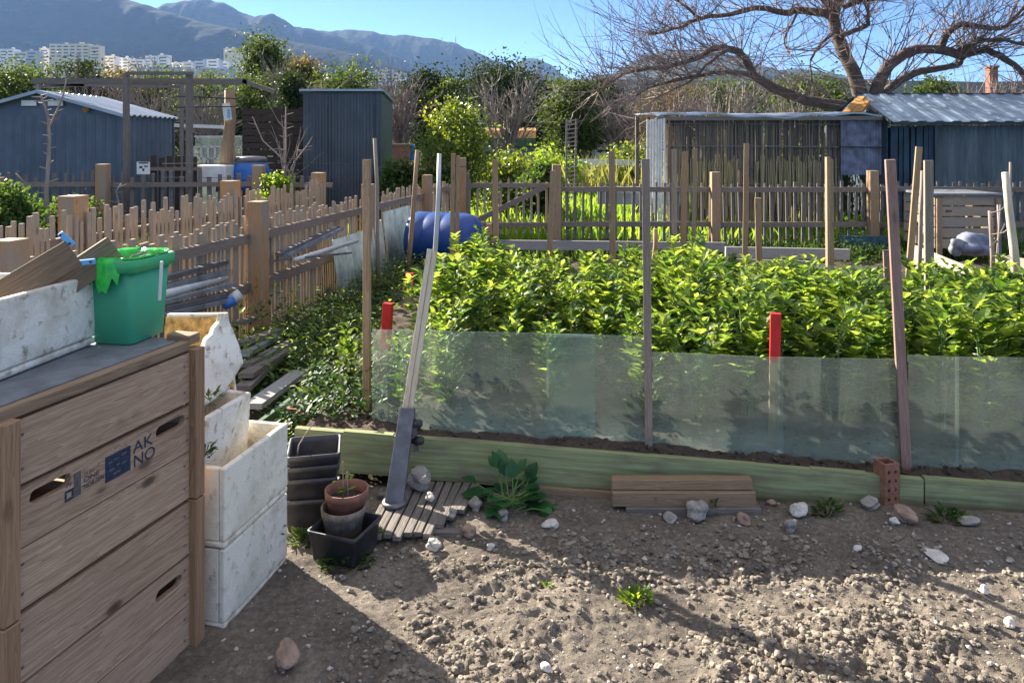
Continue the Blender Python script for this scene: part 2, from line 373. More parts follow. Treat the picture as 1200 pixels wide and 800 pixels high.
        if parent is not None: o.parent = parent
        elif loc is not None: o.location = Vector(loc)
        if bevel:
            b = o.modifiers.new('bevel', 'BEVEL'); b.width = bevel; b.segments = seg; b.limit_method = 'ANGLE'; b.angle_limit = rad(40)
        if label: o['label'] = label
        return o
def _ico(sub):
    t = (1+5**.5)/2
    v = [Vector(x).normalized() for x in [(-1,t,0),(1,t,0),(-1,-t,0),(1,-t,0),(0,-1,t),(0,1,t),(0,-1,-t),(0,1,-t),(t,0,-1),(t,0,1),(-t,0,-1),(-t,0,1)]]
    f = [(0,11,5),(0,5,1),(0,1,7),(0,7,10),(0,10,11),(1,5,9),(5,11,4),(11,10,2),(10,7,6),(7,1,8),(3,9,4),(3,4,2),(3,2,6),(3,6,8),(3,8,9),(4,9,5),(2,4,11),(6,2,10),(8,6,7),(9,8,1)]
    for _ in range(sub):
        c = {}; nf = []
        def mid(a, b):
            k = (min(a, b), max(a, b))
            if k not in c: v.append(((v[a]+v[b])/2).normalized()); c[k] = len(v)-1
            return c[k]
        for a, b, d in f:
            ab, bd, da = mid(a, b), mid(b, d), mid(d, a); nf += [(a,ab,da),(b,bd,ab),(d,da,bd),(ab,bd,da)]
        f = nf
    return [tuple(x) for x in v], f
ICO = [_ico(0), _ico(1), _ico(2)]
def tag(o, label, cat, group=None, kind=None):
    o['label'] = label; o['category'] = cat
    if group: o['group'] = group
    if kind: o['kind'] = kind
    return o
def thing(name, label, cat, loc=(0, 0, 0), rz=0, group=None):
    o = bpy.data.objects.new(name, None); COL.objects.link(o); o.empty_display_size = .1
    o.location = loc; o.rotation_euler = (0, 0, rz); o.matrix_basis = Matrix.Translation(loc) @ Matrix.Rotation(rz, 4, 'Z')
    return tag(o, label, cat, group)
def dup(o, loc, rz, scale, label=None, group=None):
    r = o.copy(); COL.objects.link(r); r.location = loc; r.rotation_euler = (0, 0, rz); r.scale = scale
    if label: r['label'] = label
    if group: r['group'] = group
    for ch in o.children:
        c = ch.copy(); COL.objects.link(c); c.parent = r
        for g in ch.children:
            d = g.copy(); COL.objects.link(d); d.parent = c
    return r
def structure(o): o['kind'] = 'structure'; return o
# value noise
_T = np.random.RandomState(5).rand(256, 256)
def vn(x, y):
    xi = np.floor(x).astype(int); yi = np.floor(y).astype(int); fx = x-xi; fy = y-yi
    fx = fx*fx*(3-2*fx); fy = fy*fy*(3-2*fy); a = lambda i, j: _T[(xi+i) % 256, (yi+j) % 256]
    return (a(0,0)*(1-fx)+a(1,0)*fx)*(1-fy)+(a(0,1)*(1-fx)+a(1,1)*fx)*fy
def fbm(x, y, o=4, g=.5):
    s = 0; am = 1; t = 0
    for i in range(o): s = s+am*vn(x*2**i+i*17.3, y*2**i+i*9.1); t += am; am *= g
    return s/t
def gridmesh(name, X, Y, Z, m):
    ny, nx = X.shape; me = bpy.data.meshes.new(name)
    vs = np.stack([X, Y, Z], -1).reshape(-1, 3); i = np.arange(nx*ny).reshape(ny, nx)
    fs = np.stack([i[:-1, :-1], i[:-1, 1:], i[1:, 1:], i[1:, :-1]], -1).reshape(-1, 4)
    me.from_pydata(vs.tolist(), [], fs.tolist()); me.polygons.foreach_set('use_smooth', [True]*len(fs)); me.materials.append(M[m]); me.update()
    o = bpy.data.objects.new(name, me); COL.objects.link(o); return o
# ------------------------------------------------------------------ setting: ground
def KY(x): return 3.39-.09*x
def KZ(x): return .21-.045*x
def tilled(x, y):
    e = np.clip((x+.55-(3.25-y)*-.05)/.35, 0, 1)*np.clip((3.12-.05*x-y)/.30, 0, 1)
    e2 = np.clip(1.25-(y-(3.25-.62*x))*1.3, .25, 1)
    pat = np.clip((fbm(x*2.3+7, y*3.1+1, 3)-.36)*5, .22, 1)
    return e*e2*pat
def soil_h(x, y):
    t = tilled(x, y)
    low = (fbm(x*1.7+4, y*1.7+2, 3)-.5)*.05
    med = (fbm(x*7+1, y*7, 3)-.5)
    fine = (fbm(x*26, y*26, 3, .6)-.5)
    cl = np.abs(fbm(x*15+9, y*15+3, 3, .6)-.5)
    return low+.006+med*(.012+.045*t)+fine*(.010+.026*t)+(.10-cl)*.06*t+(fbm(x*60, y*60, 2, .7)-.5)*(.004+.024*t) + .02*t
def gh(x, y): return float(soil_h(np.array(float(x)), np.array(float(y))))
xs = np.arange(-2.3, 3.3, .0088); ys = np.arange(.95, 3.62, .0088)
X, Y = np.meshgrid(xs, ys); Z = soil_h(X, Y)
edge = np.clip(np.minimum(np.minimum(X+2.3, 3.3-X), np.minimum(Y-.95, 3.62-Y))/.2, 0, 1); Z = Z*edge-(1-edge)*.05
structure(gridmesh('soil', X, Y, Z, 'soil'))
g = MB(); g.bx(-6000, 6000, -2000, 9000, -1.0, -.03); structure(g.build('ground', 'ground'))
# clods and pebbles: countless
cl = MB(); n = 0
while n < 15000:
    x, y = R.uniform(-.75, 3.2), R.uniform(1.9, 3.2)
    t = float(tilled(np.array(x), np.array(y)))
    if R.random() > t*.96+.04: continue
    if abs(x) > y*.72: continue
    r = .0024+.013*R.random()**7
    if float(fbm(np.array(x*4.), np.array(y*4.), 2)) < .42 and R.random() < .6: continue
    cl.rock((x, y, gh(x, y)+r*.3), r, r*R.uniform(.55, .9), r*R.uniform(.45, .8), sub=0 if r < .006 else 1); n += 1
tag(cl.build('soil_clods', 'clod'), 'crumbled clods of dug brown soil across the foreground bed', 'soil clods', kind='stuff')
pb = MB()
for i in range(1500):
    y = R.uniform(1.9, 3.4); x = R.uniform(-.95, y*.75)
    if float(tilled(np.array(x), np.array(y))) > .6 and R.random() < .75: continue
    r = .0022+.0085*R.random()**4
    pb.rock((x, y, gh(x, y)+r*.3), r, r*.8, r*.6, sub=0)
tag(pb.build('gravel', 'pebble'), 'tiny pale stones and chips scattered on the soil path', 'gravel', kind='stuff')
# raised bed soil behind the kerb
def bz(x, y): return float(.20-.045*x - .012*(y-3.5))
xs = np.arange(-.98, 6.0, .03); ys = np.arange(0, 3.35, .03)
U, Y = np.meshgrid(xs, ys); X = U; Yw = KY(U)+.035+Y
Z = .195-.045*np.clip(U, -1, 2.6)+(fbm(X*6, Yw*6, 3)-.5)*.05+(fbm(X*22, Yw*22, 2)-.5)*.035-.01*Y
structure(gridmesh('bed_soil', X, Yw, Z, 'bedsoil'))
def bh(x, y):
    return float(.195-.045*min(x, 2.6)+(fbm(np.array(x*6.), np.array(y*6.), 3)-.5)*.05-.01*(y-KY(x)))
# lumps on the bed soil near the glass
lm = MB()
for i in range(1500):
    x = R.uniform(-.9, 2.9); y = KY(x)+.05+R.uniform(0, .5)**1.0
    r = .003+.012*R.random()**3; lm.rock((x, y, bh(x, y)+r*.4), r, r, r*.7, sub=0)
tag(lm.build('bed_crumbs', 'bedsoil'), 'dark crumbs of soil along the foot of the glass panes', 'soil crumbs', kind='stuff')
# field beyond the fence
def gstuff(name, n, x0, x1, y0, y1, h0, h1, m, label, z=-.03, wd=.012, clump=None):
    b = MB(); k = 0
    while k < n:
        x, y = R.uniform(x0, x1), R.uniform(y0, y1)
        if clump is not None and float(fbm(np.array(x*clump+3), np.array(y*clump+8), 3)) < .46: continue
        h = R.uniform(h0, h1); a = R.uniform(0, 6.28); dx, dy = math.cos(a)*wd, math.sin(a)*wd; lx, ly = R.gauss(0, h*.35), R.gauss(0, h*.35)
        b.add([(x-dx, y-dy, z), (x+dx, y+dy, z), (x+dx*.8+lx*.5, y+dy*.8+ly*.5, z+h*.6), (x+lx, y+ly, z+h)], [(0,1,2,3)], [[(R.random(), .5)]*4]); k += 1
    return tag(b.build(name, m), label, 'grass', kind='stuff')
gstuff('meadow_grass', 16000, -3, 9, 11.4, 26, .12, .38, 'grass', 'bright sunlit grass in the field beyond the picket fence', wd=.03)
gstuff('fence_grass', 4500, -1.2, 8, 10.1, 11.2, .06, .25, 'weed', 'dark green grass along the foot of the far picket fence', wd=.012)
gstuff('plot_grass', 5000, -10, -3.6, 8.0, 13.5, .1, .4, 'weedd', 'rough dark grass of the plot behind the left fences', wd=.02)
gstuff('dry_meadow', 1100, 1, 7, 20, 27, .5, 1.3, 'drygrass', 'tall dry yellow grass at the back of the field', wd=.03)
# ------------------------------------------------------------------ kerb boards
def board(name, label, xa, xb, m='green', th=.035, hgt=.19, yo=0.0, zo=0.0, cat='garden board'):
    b = MB(); n = 26
    for i in range(1):
        pass
    A = Vector((xa, KY(xa)+yo, KZ(xa)+zo)); B = Vector((xb, KY(xb)+yo, KZ(xb)+zo)); d = (B-A)
    nn = Vector((.09, 1, 0)).normalized()*th; dn = Vector((0, 0, -hgt))
    # a few steps of the worn top edge
    k = max(2, int(d.length/.22)); prev = None
    zz = [0.0]
    for i in range(k): zz.append(R.uniform(-.004, .004))
    ou = R.uniform(0, 40)
    pts = []
    for i in range(k):
        a = A+d*(i/k)+Vector((0, 0, zz[i+1])); e = A+d*((i+1)/k)+Vector((0, 0, zz[i+1])); pts += [a, e]
    L = d.length; vs = []; fs = []; us = []
    for i, p in enumerate(pts): vs += [p, p+nn, p+dn, p+nn+dn]
    for i in range(len(pts)-1):
        a, c = 4*i, 4*i+4; ua = ou+(pts[i]-A).length; ub = ou+(pts[i+1]-A).length
        for q, v0, v1 in (((a+2, c+2, c, a), 0, .19), ((a, c, c+1, a+1), .2, .24), ((a+1, c+1, c+3, a+3), .3, .5)):
            fs.append(q); us.append([(ua, v0), (ub, v0), (ub, v1), (ua, v1)])
    e = 4*(len(pts)-1)
    for q in ((0, 1, 3, 2), (e+1, e, e+2, e+3)): fs.append(q); us.append([(0, 0), (.04, 0), (.04, .19), (0, .19)])
    b.add(vs, fs, us)
    o = b.build(name, m, loc=A+dn); return tag(o, label, cat)
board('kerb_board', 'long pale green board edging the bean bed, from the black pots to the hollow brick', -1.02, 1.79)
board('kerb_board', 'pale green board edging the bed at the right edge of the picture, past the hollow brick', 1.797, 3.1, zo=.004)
board('footing_board', 'low brown board showing under the green kerb beside the spinach plant', .12, .52, m='plankb', hgt=.09, yo=.004-.03, zo=-.165, th=.02)
# bed side board going back on the left
b = MB(); a0 = G(300, 497, .17); a1 = G(368, 447, .20); b.beam(a0+V(0,0,-.08), a1+V(0,0,-.08), .03, .17)
tag(b.build('side_board', 'greend', loc=a0-V(0,0,.17), bevel=.003), 'dark green board running back beside the foam boxes', 'garden board')
# stack of two planks on the path against the kerb
for (xa, xb, ya, yb, D, lab, m, th) in ((717, 890, 591, 600, 3.20, 'lower grey-brown plank of the short stack lying against the kerb', 'old', .05), (717, 884, 560, 590, 3.215, 'upper light brown plank of the short stack lying against the kerb', 'plankb', .06)):
    b = MB(); pa = W(xa, ya, D+.03); pb_ = W(xb, ya, D-.0); hgt = (yb-ya)/F*D
    dn = V(0, 0, -hgt/2 - .0); up = V(0, 0, hgt)
    if m == 'plankb':
        b.beam(pa+V(0, 0, -hgt*.72), pb_+V(0, 0, -hgt*.72), th, hgt*.56); b.beam(pa+V(0, .012, -hgt*.22), pb_+V(-.01, .012, -hgt*.22), th*.8, hgt*.40)
    else: b.beam(pa+V(.06, 0, -hgt*.5), pb_+V(0, 0, -hgt*.5), th+.02, hgt*.96)
    tag(b.build('plank', m, loc=pa+V(0, 0, -hgt), bevel=.003), lab, 'plank')
b = MB(); p = G(890, 580, .03); b.beam((p.x-.012, 3.20, 0.02), (p.x-.012, 3.19, .145), .03, .012)
# ------------------------------------------------------------------ hollow brick standing
def hollow_brick(name, loc, w, d, h, rz, label, tilt=0, m='brick'):
    t = thing(name, label, 'brick', loc, rz)
    b = MB()
    def circ(cx, cy, rx, ry): return [(cx+rx*math.cos(a*math.pi/4), cy+ry*math.sin(a*math.pi/4)) for a in range(8)]
    holes = [circ(w*.28, h*q, w*.09, h*.045) for q in (.22, .42, .62, .82)]+[circ(w*.72, h*q, w*.09, h*.045) for q in (.22, .42, .62, .82)]
    O = Vector(loc)+(t.matrix_basis.to_3x3() @ V(-w/2, -d/2, 0)); Rm = t.matrix_basis.to_3x3()
    ux, uy = Rm @ V(1, 0, 0), Rm @ V(0, 1, 0)
    b.plate([(0, 0), (w, 0), (w, h), (0, h)], holes, O, ux, V(0, 0, 1), -uy, .012)
    b.plate([(0, 0), (w, 0), (w, h), (0, h)], [], O+uy*d, ux, V(0, 0, 1), uy, .012)
    for f in (0, w-.012): b.box(O+ux*(f+.006)+uy*d/2+V(0, 0, h/2), ux*.012, uy*(d-.0255), V(0, 0, h))
    b.build('shell', m, t, bevel=.0015)
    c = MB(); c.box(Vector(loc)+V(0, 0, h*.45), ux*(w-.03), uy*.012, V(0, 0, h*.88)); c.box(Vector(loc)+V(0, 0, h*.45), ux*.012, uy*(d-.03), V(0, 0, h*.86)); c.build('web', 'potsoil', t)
    return t
pz = G(1043, 596); hollow_brick('hollow_brick', (pz.x, pz.y+.03, 0), .075, .07, .195, .25, 'perforated red brick standing on end against the green kerb')
pz = G(342, 503, .16); hollow_brick('hollow_brick', (pz.x, pz.y+.12, .14), .11, .07, .09, -.2, 'dark red brick lying in the bed corner behind the black pots')
# ------------------------------------------------------------------ stones
ST = [(491, 575, 15, 13, 'stone', 'grey stone block resting on the slatted mat beside the post foot'),
 (504, 594, 6, 6, 'stonew', 'small white stone just below the grey block on the slatted mat'),
 (508, 639, 9, 7, 'stonew', 'round white stone at the lower end of the slatted mat'),
 (575, 641, 5, 5, 'stonew', 'small square white stone in the tilled soil below the spinach plant'),
 (549, 621, 10, 8, 'stoner', 'brown clod-like stone at the edge of the slatted mat'),
 (557, 592, 10, 10, 'stone', 'grey stone half hidden at the left of the spinach plant'),
 (590, 604, 8, 8, 'stone', 'brown-grey stone under the leaves of the spinach plant'),
 (819, 597, 15, 12, 'stone', 'large grey stone in front of the plank stack'),
 (786, 603, 9, 5, 'stone', 'flat grey stone left of the large one by the plank stack'),
 (873, 607, 8, 8, 'stoner', 'brown stone below the right end of the plank stack'),
 (927, 617, 8, 9, 'stone', 'grey stone on the path below the white one'),
 (938, 600, 11, 9, 'stonew', 'white stone between the plank stack and the hollow brick'),
 (1022, 594, 12, 7, 'stone', 'blue-grey stone touching the left of the hollow brick'),
 (1063, 609, 14, 10, 'stoner', 'beige angular stone right of the hollow brick'),
 (1049, 616, 6, 5, 'stonew', 'small white stone in front of the beige angular one'),
 (1138, 614, 11, 6, 'stone', 'flat grey stone near the right edge below the kerb'),
 (646, 617, 10, 5, 'stonew', 'flat pale stone right of the spinach plant'),
 (334, 776, 17, 15, 'stoner', 'large pinkish stone alone in the lower left soil'),
 (1155, 693, 7, 5, 'stonew', 'small pale stone in the shaded soil at right'),
 (1185, 730, 7, 6, 'stonew', 'pale stone at the right edge of the tilled soil'),
 (1100, 657, 14, 3, 'stonew', 'thin pale splinter lying on the shaded path'),
 (530, 613, 6, 5, 'stone', 'little grey stone on the slats between the post foot and the spinach'),
 (905, 590, 6, 4, 'stoner', 'small brown stone tucked under the kerb right of the planks'),
 (756, 655, 4, 3, 'stonew', 'tiny white stone in the middle of the path'),
 (640, 792, 7, 5, 'stonew', 'pale stone at the bottom edge of the picture'),
 (1006, 650, 5, 4, 'stonew', 'small pale stone in the shaded path below the blue-grey one')]
for (px, py, rx, ry, m, lab) in ST:
    p = G(px, py+ry*.7, .01); s = p.y/F; b = MB(); z = gh(p.x, p.y)
    if py < 615 and 430 < px < 545: z = .05
    b.rock((p.x, p.y+rx*s*.4, z+ry*s*.72), rx*s, rx*s*.75, ry*s*.9, sub=2)
    tag(b.build('stone', m, loc=(p.x, p.y+rx*s*.4, z)), lab, 'stone')
# ------------------------------------------------------------------ slatted mat on the ground
t = thing('slatted_mat', 'grey slatted wooden mat lying on the soil under the leaning post', 'mat', (-.42, 3.2, 0))
px0 = [432+i*11.2 for i in range(11)]
for i in range(10):
    b = MB(); y0 = 2.93+R.uniform(-.02, .02)+i*.006; x0 = -.575+i*.0395; y1 = 3.42-.003*i
    if i > 6: y0 += (i-6)*.05
    b.beam((x0, y0, .028), (x0+.042+.0015*i, y1, .03), .033, .018)
    b.build('slat', 'old', t, bevel=.002)
for y in (3.02, 3.33):
    b = MB(); b.beam((-.60, y, .006), (-.17, y, .006), .04, .024, ); b.build('cross_bar', 'old', t)
# ------------------------------------------------------------------ post in metal foot leaning
t = thing('leaning_post', 'pale split wooden post in a grey metal foot, leaning beside the black pots', 'post', (-.50, 3.24, .05))
q0 = V(-.505, 3.20, .05); q1 = W(478, 480, 3.34); q2 = W(507, 292, 3.50); dr = (q2-q1).normalized(); sd = V(1, 0, 0)
b = MB(); b.beam(q1-dr*.05-sd*.0125, q2-sd*.0125, .024, .035, up=(0,1,0)); b.build('wood_strip', 'handle', t, bevel=.002)
b = MB(); b.beam(q1-dr*.05+sd*.0125, q2-dr*.01+sd*.0125, .023, .03, up=(0,1,0)); b.build('wood_strip', 'handle', t, bevel=.002)
b = MB(); d2 = (q1+dr*.02-q0).normalized(); c = (q0+q1)/2
b.beam(q0+V(0,-.035,0), q1+dr*.02+V(0,-.035,0), .078, .006, up=(0,1,0), w1=.064)
b.beam(q0+V(-.037,-.005,0), q1+V(-.030,-.005,.01), .006, .055, up=(0,1,0)); b.beam(q0+V(.037,-.005,0), q1+V(.030,-.005,.01), .006, .055, up=(0,1,0))
b.build('sleeve', 'steel', t, bevel=.001)
b = MB(); b.lathe(q0+V(0,-.01,-.008), [(.052, 0), (.055, .006), (.05, .014), (.04, .017)], 20); b.build('flange', 'steel', t)
for (px, py, r) in ((487, 497, .018), (489, 517, .020)):
    b = MB(); c = W(px, py, 3.30); b.lathe(c-V(.03, 0, 0), [(r*.5, 0), (r*.6, .02), (r, .022), (r, .05), (r*.7, .06)], 10, axis=(1, 0, .1)); b.build('bolt_knob', 'black', t)
b = MB(); b.beam(W(484, 488, 3.31), W(488, 528, 3.31), .022, .02, up=(0,1,0)); b.build('bracket', 'steel', t, bevel=.002)
# ------------------------------------------------------------------ compost bin (near left)
A = V(-1.007, 2.40, 0); B = V(-1.19, 1.756, 0); fu = (A-B).normalized(); fL = (A-B).length; fn = V(fu.y, -fu.x, 0); A = A-fu*.045; fL -= .045  # outward: right/front
back = -fn
t = thing('compost_bin', 'big brown wooden compost bin with slotted boards and dark ink stamps', 'compost bin', (-1.4, 2.2, 0))
def stad(s0, s1, zc, r):
    o = []
    for i in range(7): a = -math.pi/2+math.pi*i/6; o.append((s1-r+r*math.cos(a), zc+r*math.sin(a)))
    for i in range(7): a = math.pi/2+math.pi*i/6; o.append((s0+r+r*math.cos(a), zc+r*math.sin(a)))
    return o
rows = [(.776, .928, 0), (.622, .762, 1), (.474, .616, 0), (.298, .458, 0), (.142, .290, 2), (.0, .136, 0)]
WB = .68
for (z0, z1, hs) in rows:
    zc = (z0+z1)/2+.02; hl = []
    if hs == 1: hl = [stad(.055, .175, zc+.015, .017), stad(fL-.15, fL-.025, zc+.015, .017)]
    if hs == 2: hl = [stad(fL-.15, fL-.04, zc-.0, .017)]
    b = MB(); b.plate([(0.0, z0), (fL, z0), (fL, z1), (0.0, z1)], hl, B, fu, V(0, 0, 1), fn, .022)
    b.build('plank', 'bin', t, bevel=.002)
    b = MB(); b.box(B+back*(WB/2)+V(0, 0, (z0+z1)/2)-fu*.012, back*(WB-.03), fu*.022, V(0, 0, z1-z0)); b.build('plank', 'bin', t, bevel=.002)
    b = MB(); b.box(A+back*(WB/2)+V(0, 0, (z0+z1)/2)+fu*.0, back*(WB-.05), fu*.022, V(0, 0, z1-z0)); b.build('plank', 'bin', t, bevel=.002)
    b = MB(); b.box((A+B)/2+back*WB+V(0, 0, (z0+z1)/2), fu*fL, back*.022, V(0, 0, z1-z0)); b.build('plank', 'bin', t, bevel=.002)
for (z0, z1) in ((.0, .466), (.470, .942)):
    for (P, sgn) in ((A, 1), (B, -1)):
        b = MB(); b.box(P+fu*sgn*.013+fn*.004+V(0, 0, (z0+z1)/2), fu*.042 if sgn > 0 else fu*.046, fn*.046, V(0, 0, z1-z0)); b.build('corner_post', 'binpost', t, bevel=.003)
        b = MB(); b.box(P+back*WB+fu*sgn*.013+V(0, 0, (z0+z1)/2), fu*.04, fn*.046, V(0, 0, z1-z0)); b.build('corner_post', 'binpost', t, bevel=.003)
b = MB()
lz = .945
b.box((A+B)/2+back*(WB/2+.035)+V(0, 0, lz+.010)+fu*.0, fu*(fL+.02), back*(WB-.03), V(0, 0, .018)); lid = b.build('lid', 'lid', t, bevel=.003)
b = MB(); b.box((A+B)/2-fn*.018+V(0, 0, lz+.006)-fu*.02, fu*(fL+.04), fn*.03, V(0, 0, .030)); b.build('edge_strip', 'plankb', t, bevel=.003)
b = MB(); b.box(A+fu*.02-fn*.045+V(0, 0, lz+.022), fu*.05, fn*.09, V(0, 0, .03)); b.build('corner_block', 'plankb', t, bevel=.003)
def txt(s, O, U, Vv, N, h, m='ink', wscale=1.0):
    cu = bpy.data.curves.new('lettering', 'FONT'); cu.body = s; cu.size = h*1.38; cu.extrude = 0
    o = bpy.data.objects.new('tmp', cu); me = bpy.data.meshes.new_from_object(o); bpy.data.objects.remove(o)
    mb = MB(); vs = [O+U*v.co.x*wscale+Vv*v.co.y+N*.0012 for v in me.vertices]
    mb.add(vs, [tuple(p.vertices) for p in me.polygons], [[(0, 0)]*len(p.vertices) for p in me.polygons]); return mb
zup = V(0, 0, 1)
def FP(s, z): return B+fu*s+V(0, 0, z)
def inkrect(mb, s0, s1, z0, z1): mb.add([FP(s0, z0)+fn*.001, FP(s1, z0)+fn*.001, FP(s1, z1)+fn*.001, FP(s0, z1)+fn*.001], [(0,1,2,3)], [[(0,0)]*4])
b = MB(); inkrect(b, .284, .374, .664, .734); b.build('ink_square', 'ink', t)
b = MB()
for (s0, z0, w_) in ((.296, .712, .012), (.313, .714, .02), (.34, .718, .02), (.296, .690, .02), (.322, .696, .012), (.341, .693, .018), (.31, .676, .03)): b.add([FP(s0, z0)+fn*.0018, FP(s0+w_, z0)+fn*.0018, FP(s0+w_, z0+.005)+fn*.0018, FP(s0, z0+.005)+fn*.0018], [(0,1,2,3)], [[(0,0)]*4])
b.build('ink_square_marks', 'inkg', t)
txt('AK', FP(.383, .705), fu, zup, fn, .034, wscale=1.25).build('lettering', 'ink', t)
txt('NO', FP(.383, .664), fu, zup, fn, .036, wscale=1.1).build('lettering', 'ink', t)
txt('ONE', FP(.212, .698), fu, zup, fn, .014, wscale=1.3).build('lettering', 'ink', t)
txt('NORZEN', FP(.212, .680), fu, zup, fn, .014, wscale=.86).build('lettering', 'ink', t)
txt('24 EU', FP(.212, .716), fu, zup, fn, .008, wscale=1.3).build('lettering', 'inkg', t)
txt('- - - -', FP(.30, .742), fu, zup, fn, .014, wscale=1.4).build('lettering', 'inkg', t)
txt('- - -', FP(.40, .750), fu, zup, fn, .012, wscale=1.4).build('lettering', 'inkg', t)
b = MB(); inkrect(b, .182, .204, .672, .734); b.build('ink_bar', 'inkg', t)
b = MB(); inkrect(b, .154, .181, .672, .678); inkrect(b, .154, .181, .694, .700); inkrect(b, .154, .160, .679, .693); inkrect(b, .175, .181, .679, .693); b.build('ink_frame', 'ink', t)
txt('M', FP(.158, .708), fu, zup, fn, .012, wscale=1.3).build('lettering', 'ink', t)
for (z0, z1, hs) in rows:
    for s_ in (.035, fL-.03):
        for zz in (z0+.035, z1-.035):
            if hs and s_ > .1 and False: continue
            b = MB(); b.lathe(B+fu*(s_ if hs != 1 else (s_-.02 if s_ < .1 else s_+.012))+V(0, 0, zz)+fn*.0005, [(.0035, 0), (.0038, .0012), (.001, .0014)], 8, axis=fn); b.build('screw', 'steel', t)
# ------------------------------------------------------------------ foam boxes
def foam_box(name, label, O, ux, uy, L, Wd, H, th=.022, m='foam', tilt=None, rim=.008, closed=False, inner=None):
    """O: near right bottom corner, ux: along length (away), uy: towards left; tilt matrix 3x3 applied about O"""
    t = thing(name, label, 'foam box', O)
    T = tilt or Matrix.Identity(3); ux, uy, uz = T @ ux, T @ uy, T @ V(0, 0, 1); P = lambda a, b_, c: O+ux*a+uy*b_+uz*c
    def bxx(mb, a0, a1, b0, b1, c0, c1, tp=0):
        mb.hexa([P(a0, b0, c0), P(a1, b0, c0), P(a1, b1, c0), P(a0, b1, c0), P(a0, b0, c1), P(a1, b0, c1), P(a1, b1, c1), P(a0, b1, c1)])
    b = MB(); bxx(b, 0, L, 0, Wd, 0, th); b.build('base', m, t, bevel=.008, seg=2)
    w = MB(); e = .0015
    # one-piece wall ring as four slightly tapered walls, butted
    bxx(w, 0, L, 0, th, th+e, H); w.build('side_wall', m, t, bevel=.006, seg=2); w = MB(); bxx(w, 0, L, Wd-th, Wd, th+e, H)
    w.build('side_wall', m, t, bevel=.006, seg=2)
    w = MB(); bxx(w, .0008, th, th+e, Wd-th-e, th+e, H-.001); w.build('end_wall', inner or m, t, bevel=.003); w = MB(); bxx(w, L-th, L-.0008, th+e, Wd-th-e, th+e, H-.001); w.build('end_wall', inner or m, t, bevel=.003)
    return t
ux = V(.21, .978, 0).normalized(); uy = V(-ux.y, ux.x, 0)
C0 = V(-.94, 2.425, 0)
foam_box('foam_box', 'dirty white foam box at the bottom of the stack beside the compost bin', C0, ux, uy, .41, .33, .262, m='foamd', closed=True)
lo = None
foam_box('foam_box', 'open cream foam box second from the ground, with a bright yellow inside', C0+V(.0, 0, .266)+uy*-.002, ux, uy, .41, .33, .262, m='foamy', tilt=Matrix.Rotation(rad(-2.0), 3, uy) if False else None)
C2 = W(243, 520, 2.60); C2.z = .40
foam_box('foam_box', 'white foam box with brown cracks standing inside the open cream one', V(-1.065, 2.53, .30), ux, uy, .28, .20, .355, m='foam', tilt=Matrix.Rotation(rad(4), 3, ux))
# rotated broken box on top: custom corners
t = thing('broken_foam_box', 'broken white foam box with a stained brown inside, tipped on top of the stack', 'foam box', W(255, 480, 2.7))
def pm(pts, th, m, name, nrm):
    b = MB(); c = Vector(nrm)*th; n = len(pts); vs = [Vector(p) for p in pts]+[Vector(p)+c for p in pts]
    tr = tessellate_polygon([[Vector(p) for p in pts]]); fs = [tuple(x) for x in tr]+[(x[2]+n, x[1]+n, x[0]+n) for x in tr]+[(i, (i+1) % n, n+(i+1) % n, n+i) for i in range(n)]
    b.add(vs, fs, [[(0, 0)]*len(f) for f in fs]); 
    import bmesh
    o = b.build(name, m, t); bm = bmesh.new(); bm.from_mesh(o.data); bmesh.ops.recalc_face_normals(bm, faces=bm.faces); bm.to_mesh(o.data); bm.free()
    bv = o.modifiers.new('bevel', 'BEVEL'); bv.width = .004; bv.segments = 2; bv.limit_method = 'ANGLE'; return o
rt = [W(229, 479, 2.60), W(260, 462, 2.70), W(272, 447, 2.76), W(286, 425, 2.82), W(281, 405, 2.83), W(272, 383, 2.84), W(265, 367, 2.84), W(260, 367, 2.82), W(258, 377, 2.80), W(252, 384, 2.77), W(249, 392, 2.74), W(243, 397, 2.71), W(240, 405, 2.68), W(233, 412, 2.64), W(228, 425, 2.60), W(227, 450, 2.59)]
pm(rt, .022, 'foam', 'side_wall', -V(.93, -.35, 0).normalized())
bk = [W(265, 367, 2.845), W(195, 368, 2.92), W(190, 470, 2.9), W(275, 460, 2.83)]
pm(bk, .02, 'foam', 'back_wall', V(.08, 1, 0))
pm([p+V(0, -.004, -.012 if i < 2 else .002) for i, p in enumerate(bk)], .003, 'foamin', 'stained_lining', V(-.08, -1, 0))
bt = [W(229, 478, 2.60), W(270, 452, 2.82), W(190, 455, 2.88), W(150, 478, 2.65)]
pm(bt, .015, 'foam', 'base', V(0, 0, -1))
# foam box on the lid
ul = V(-.045, -.36, 0).normalized(); C1 = V(-1.302, 2.325, .967)
t2 = foam_box('foam_box', 'weathered white foam box on the bin lid beside the green caddy', C1+ul*.62, -ul, V(-ul.y, ul.x, 0)*-1, .62, .34, .215, m='foam')
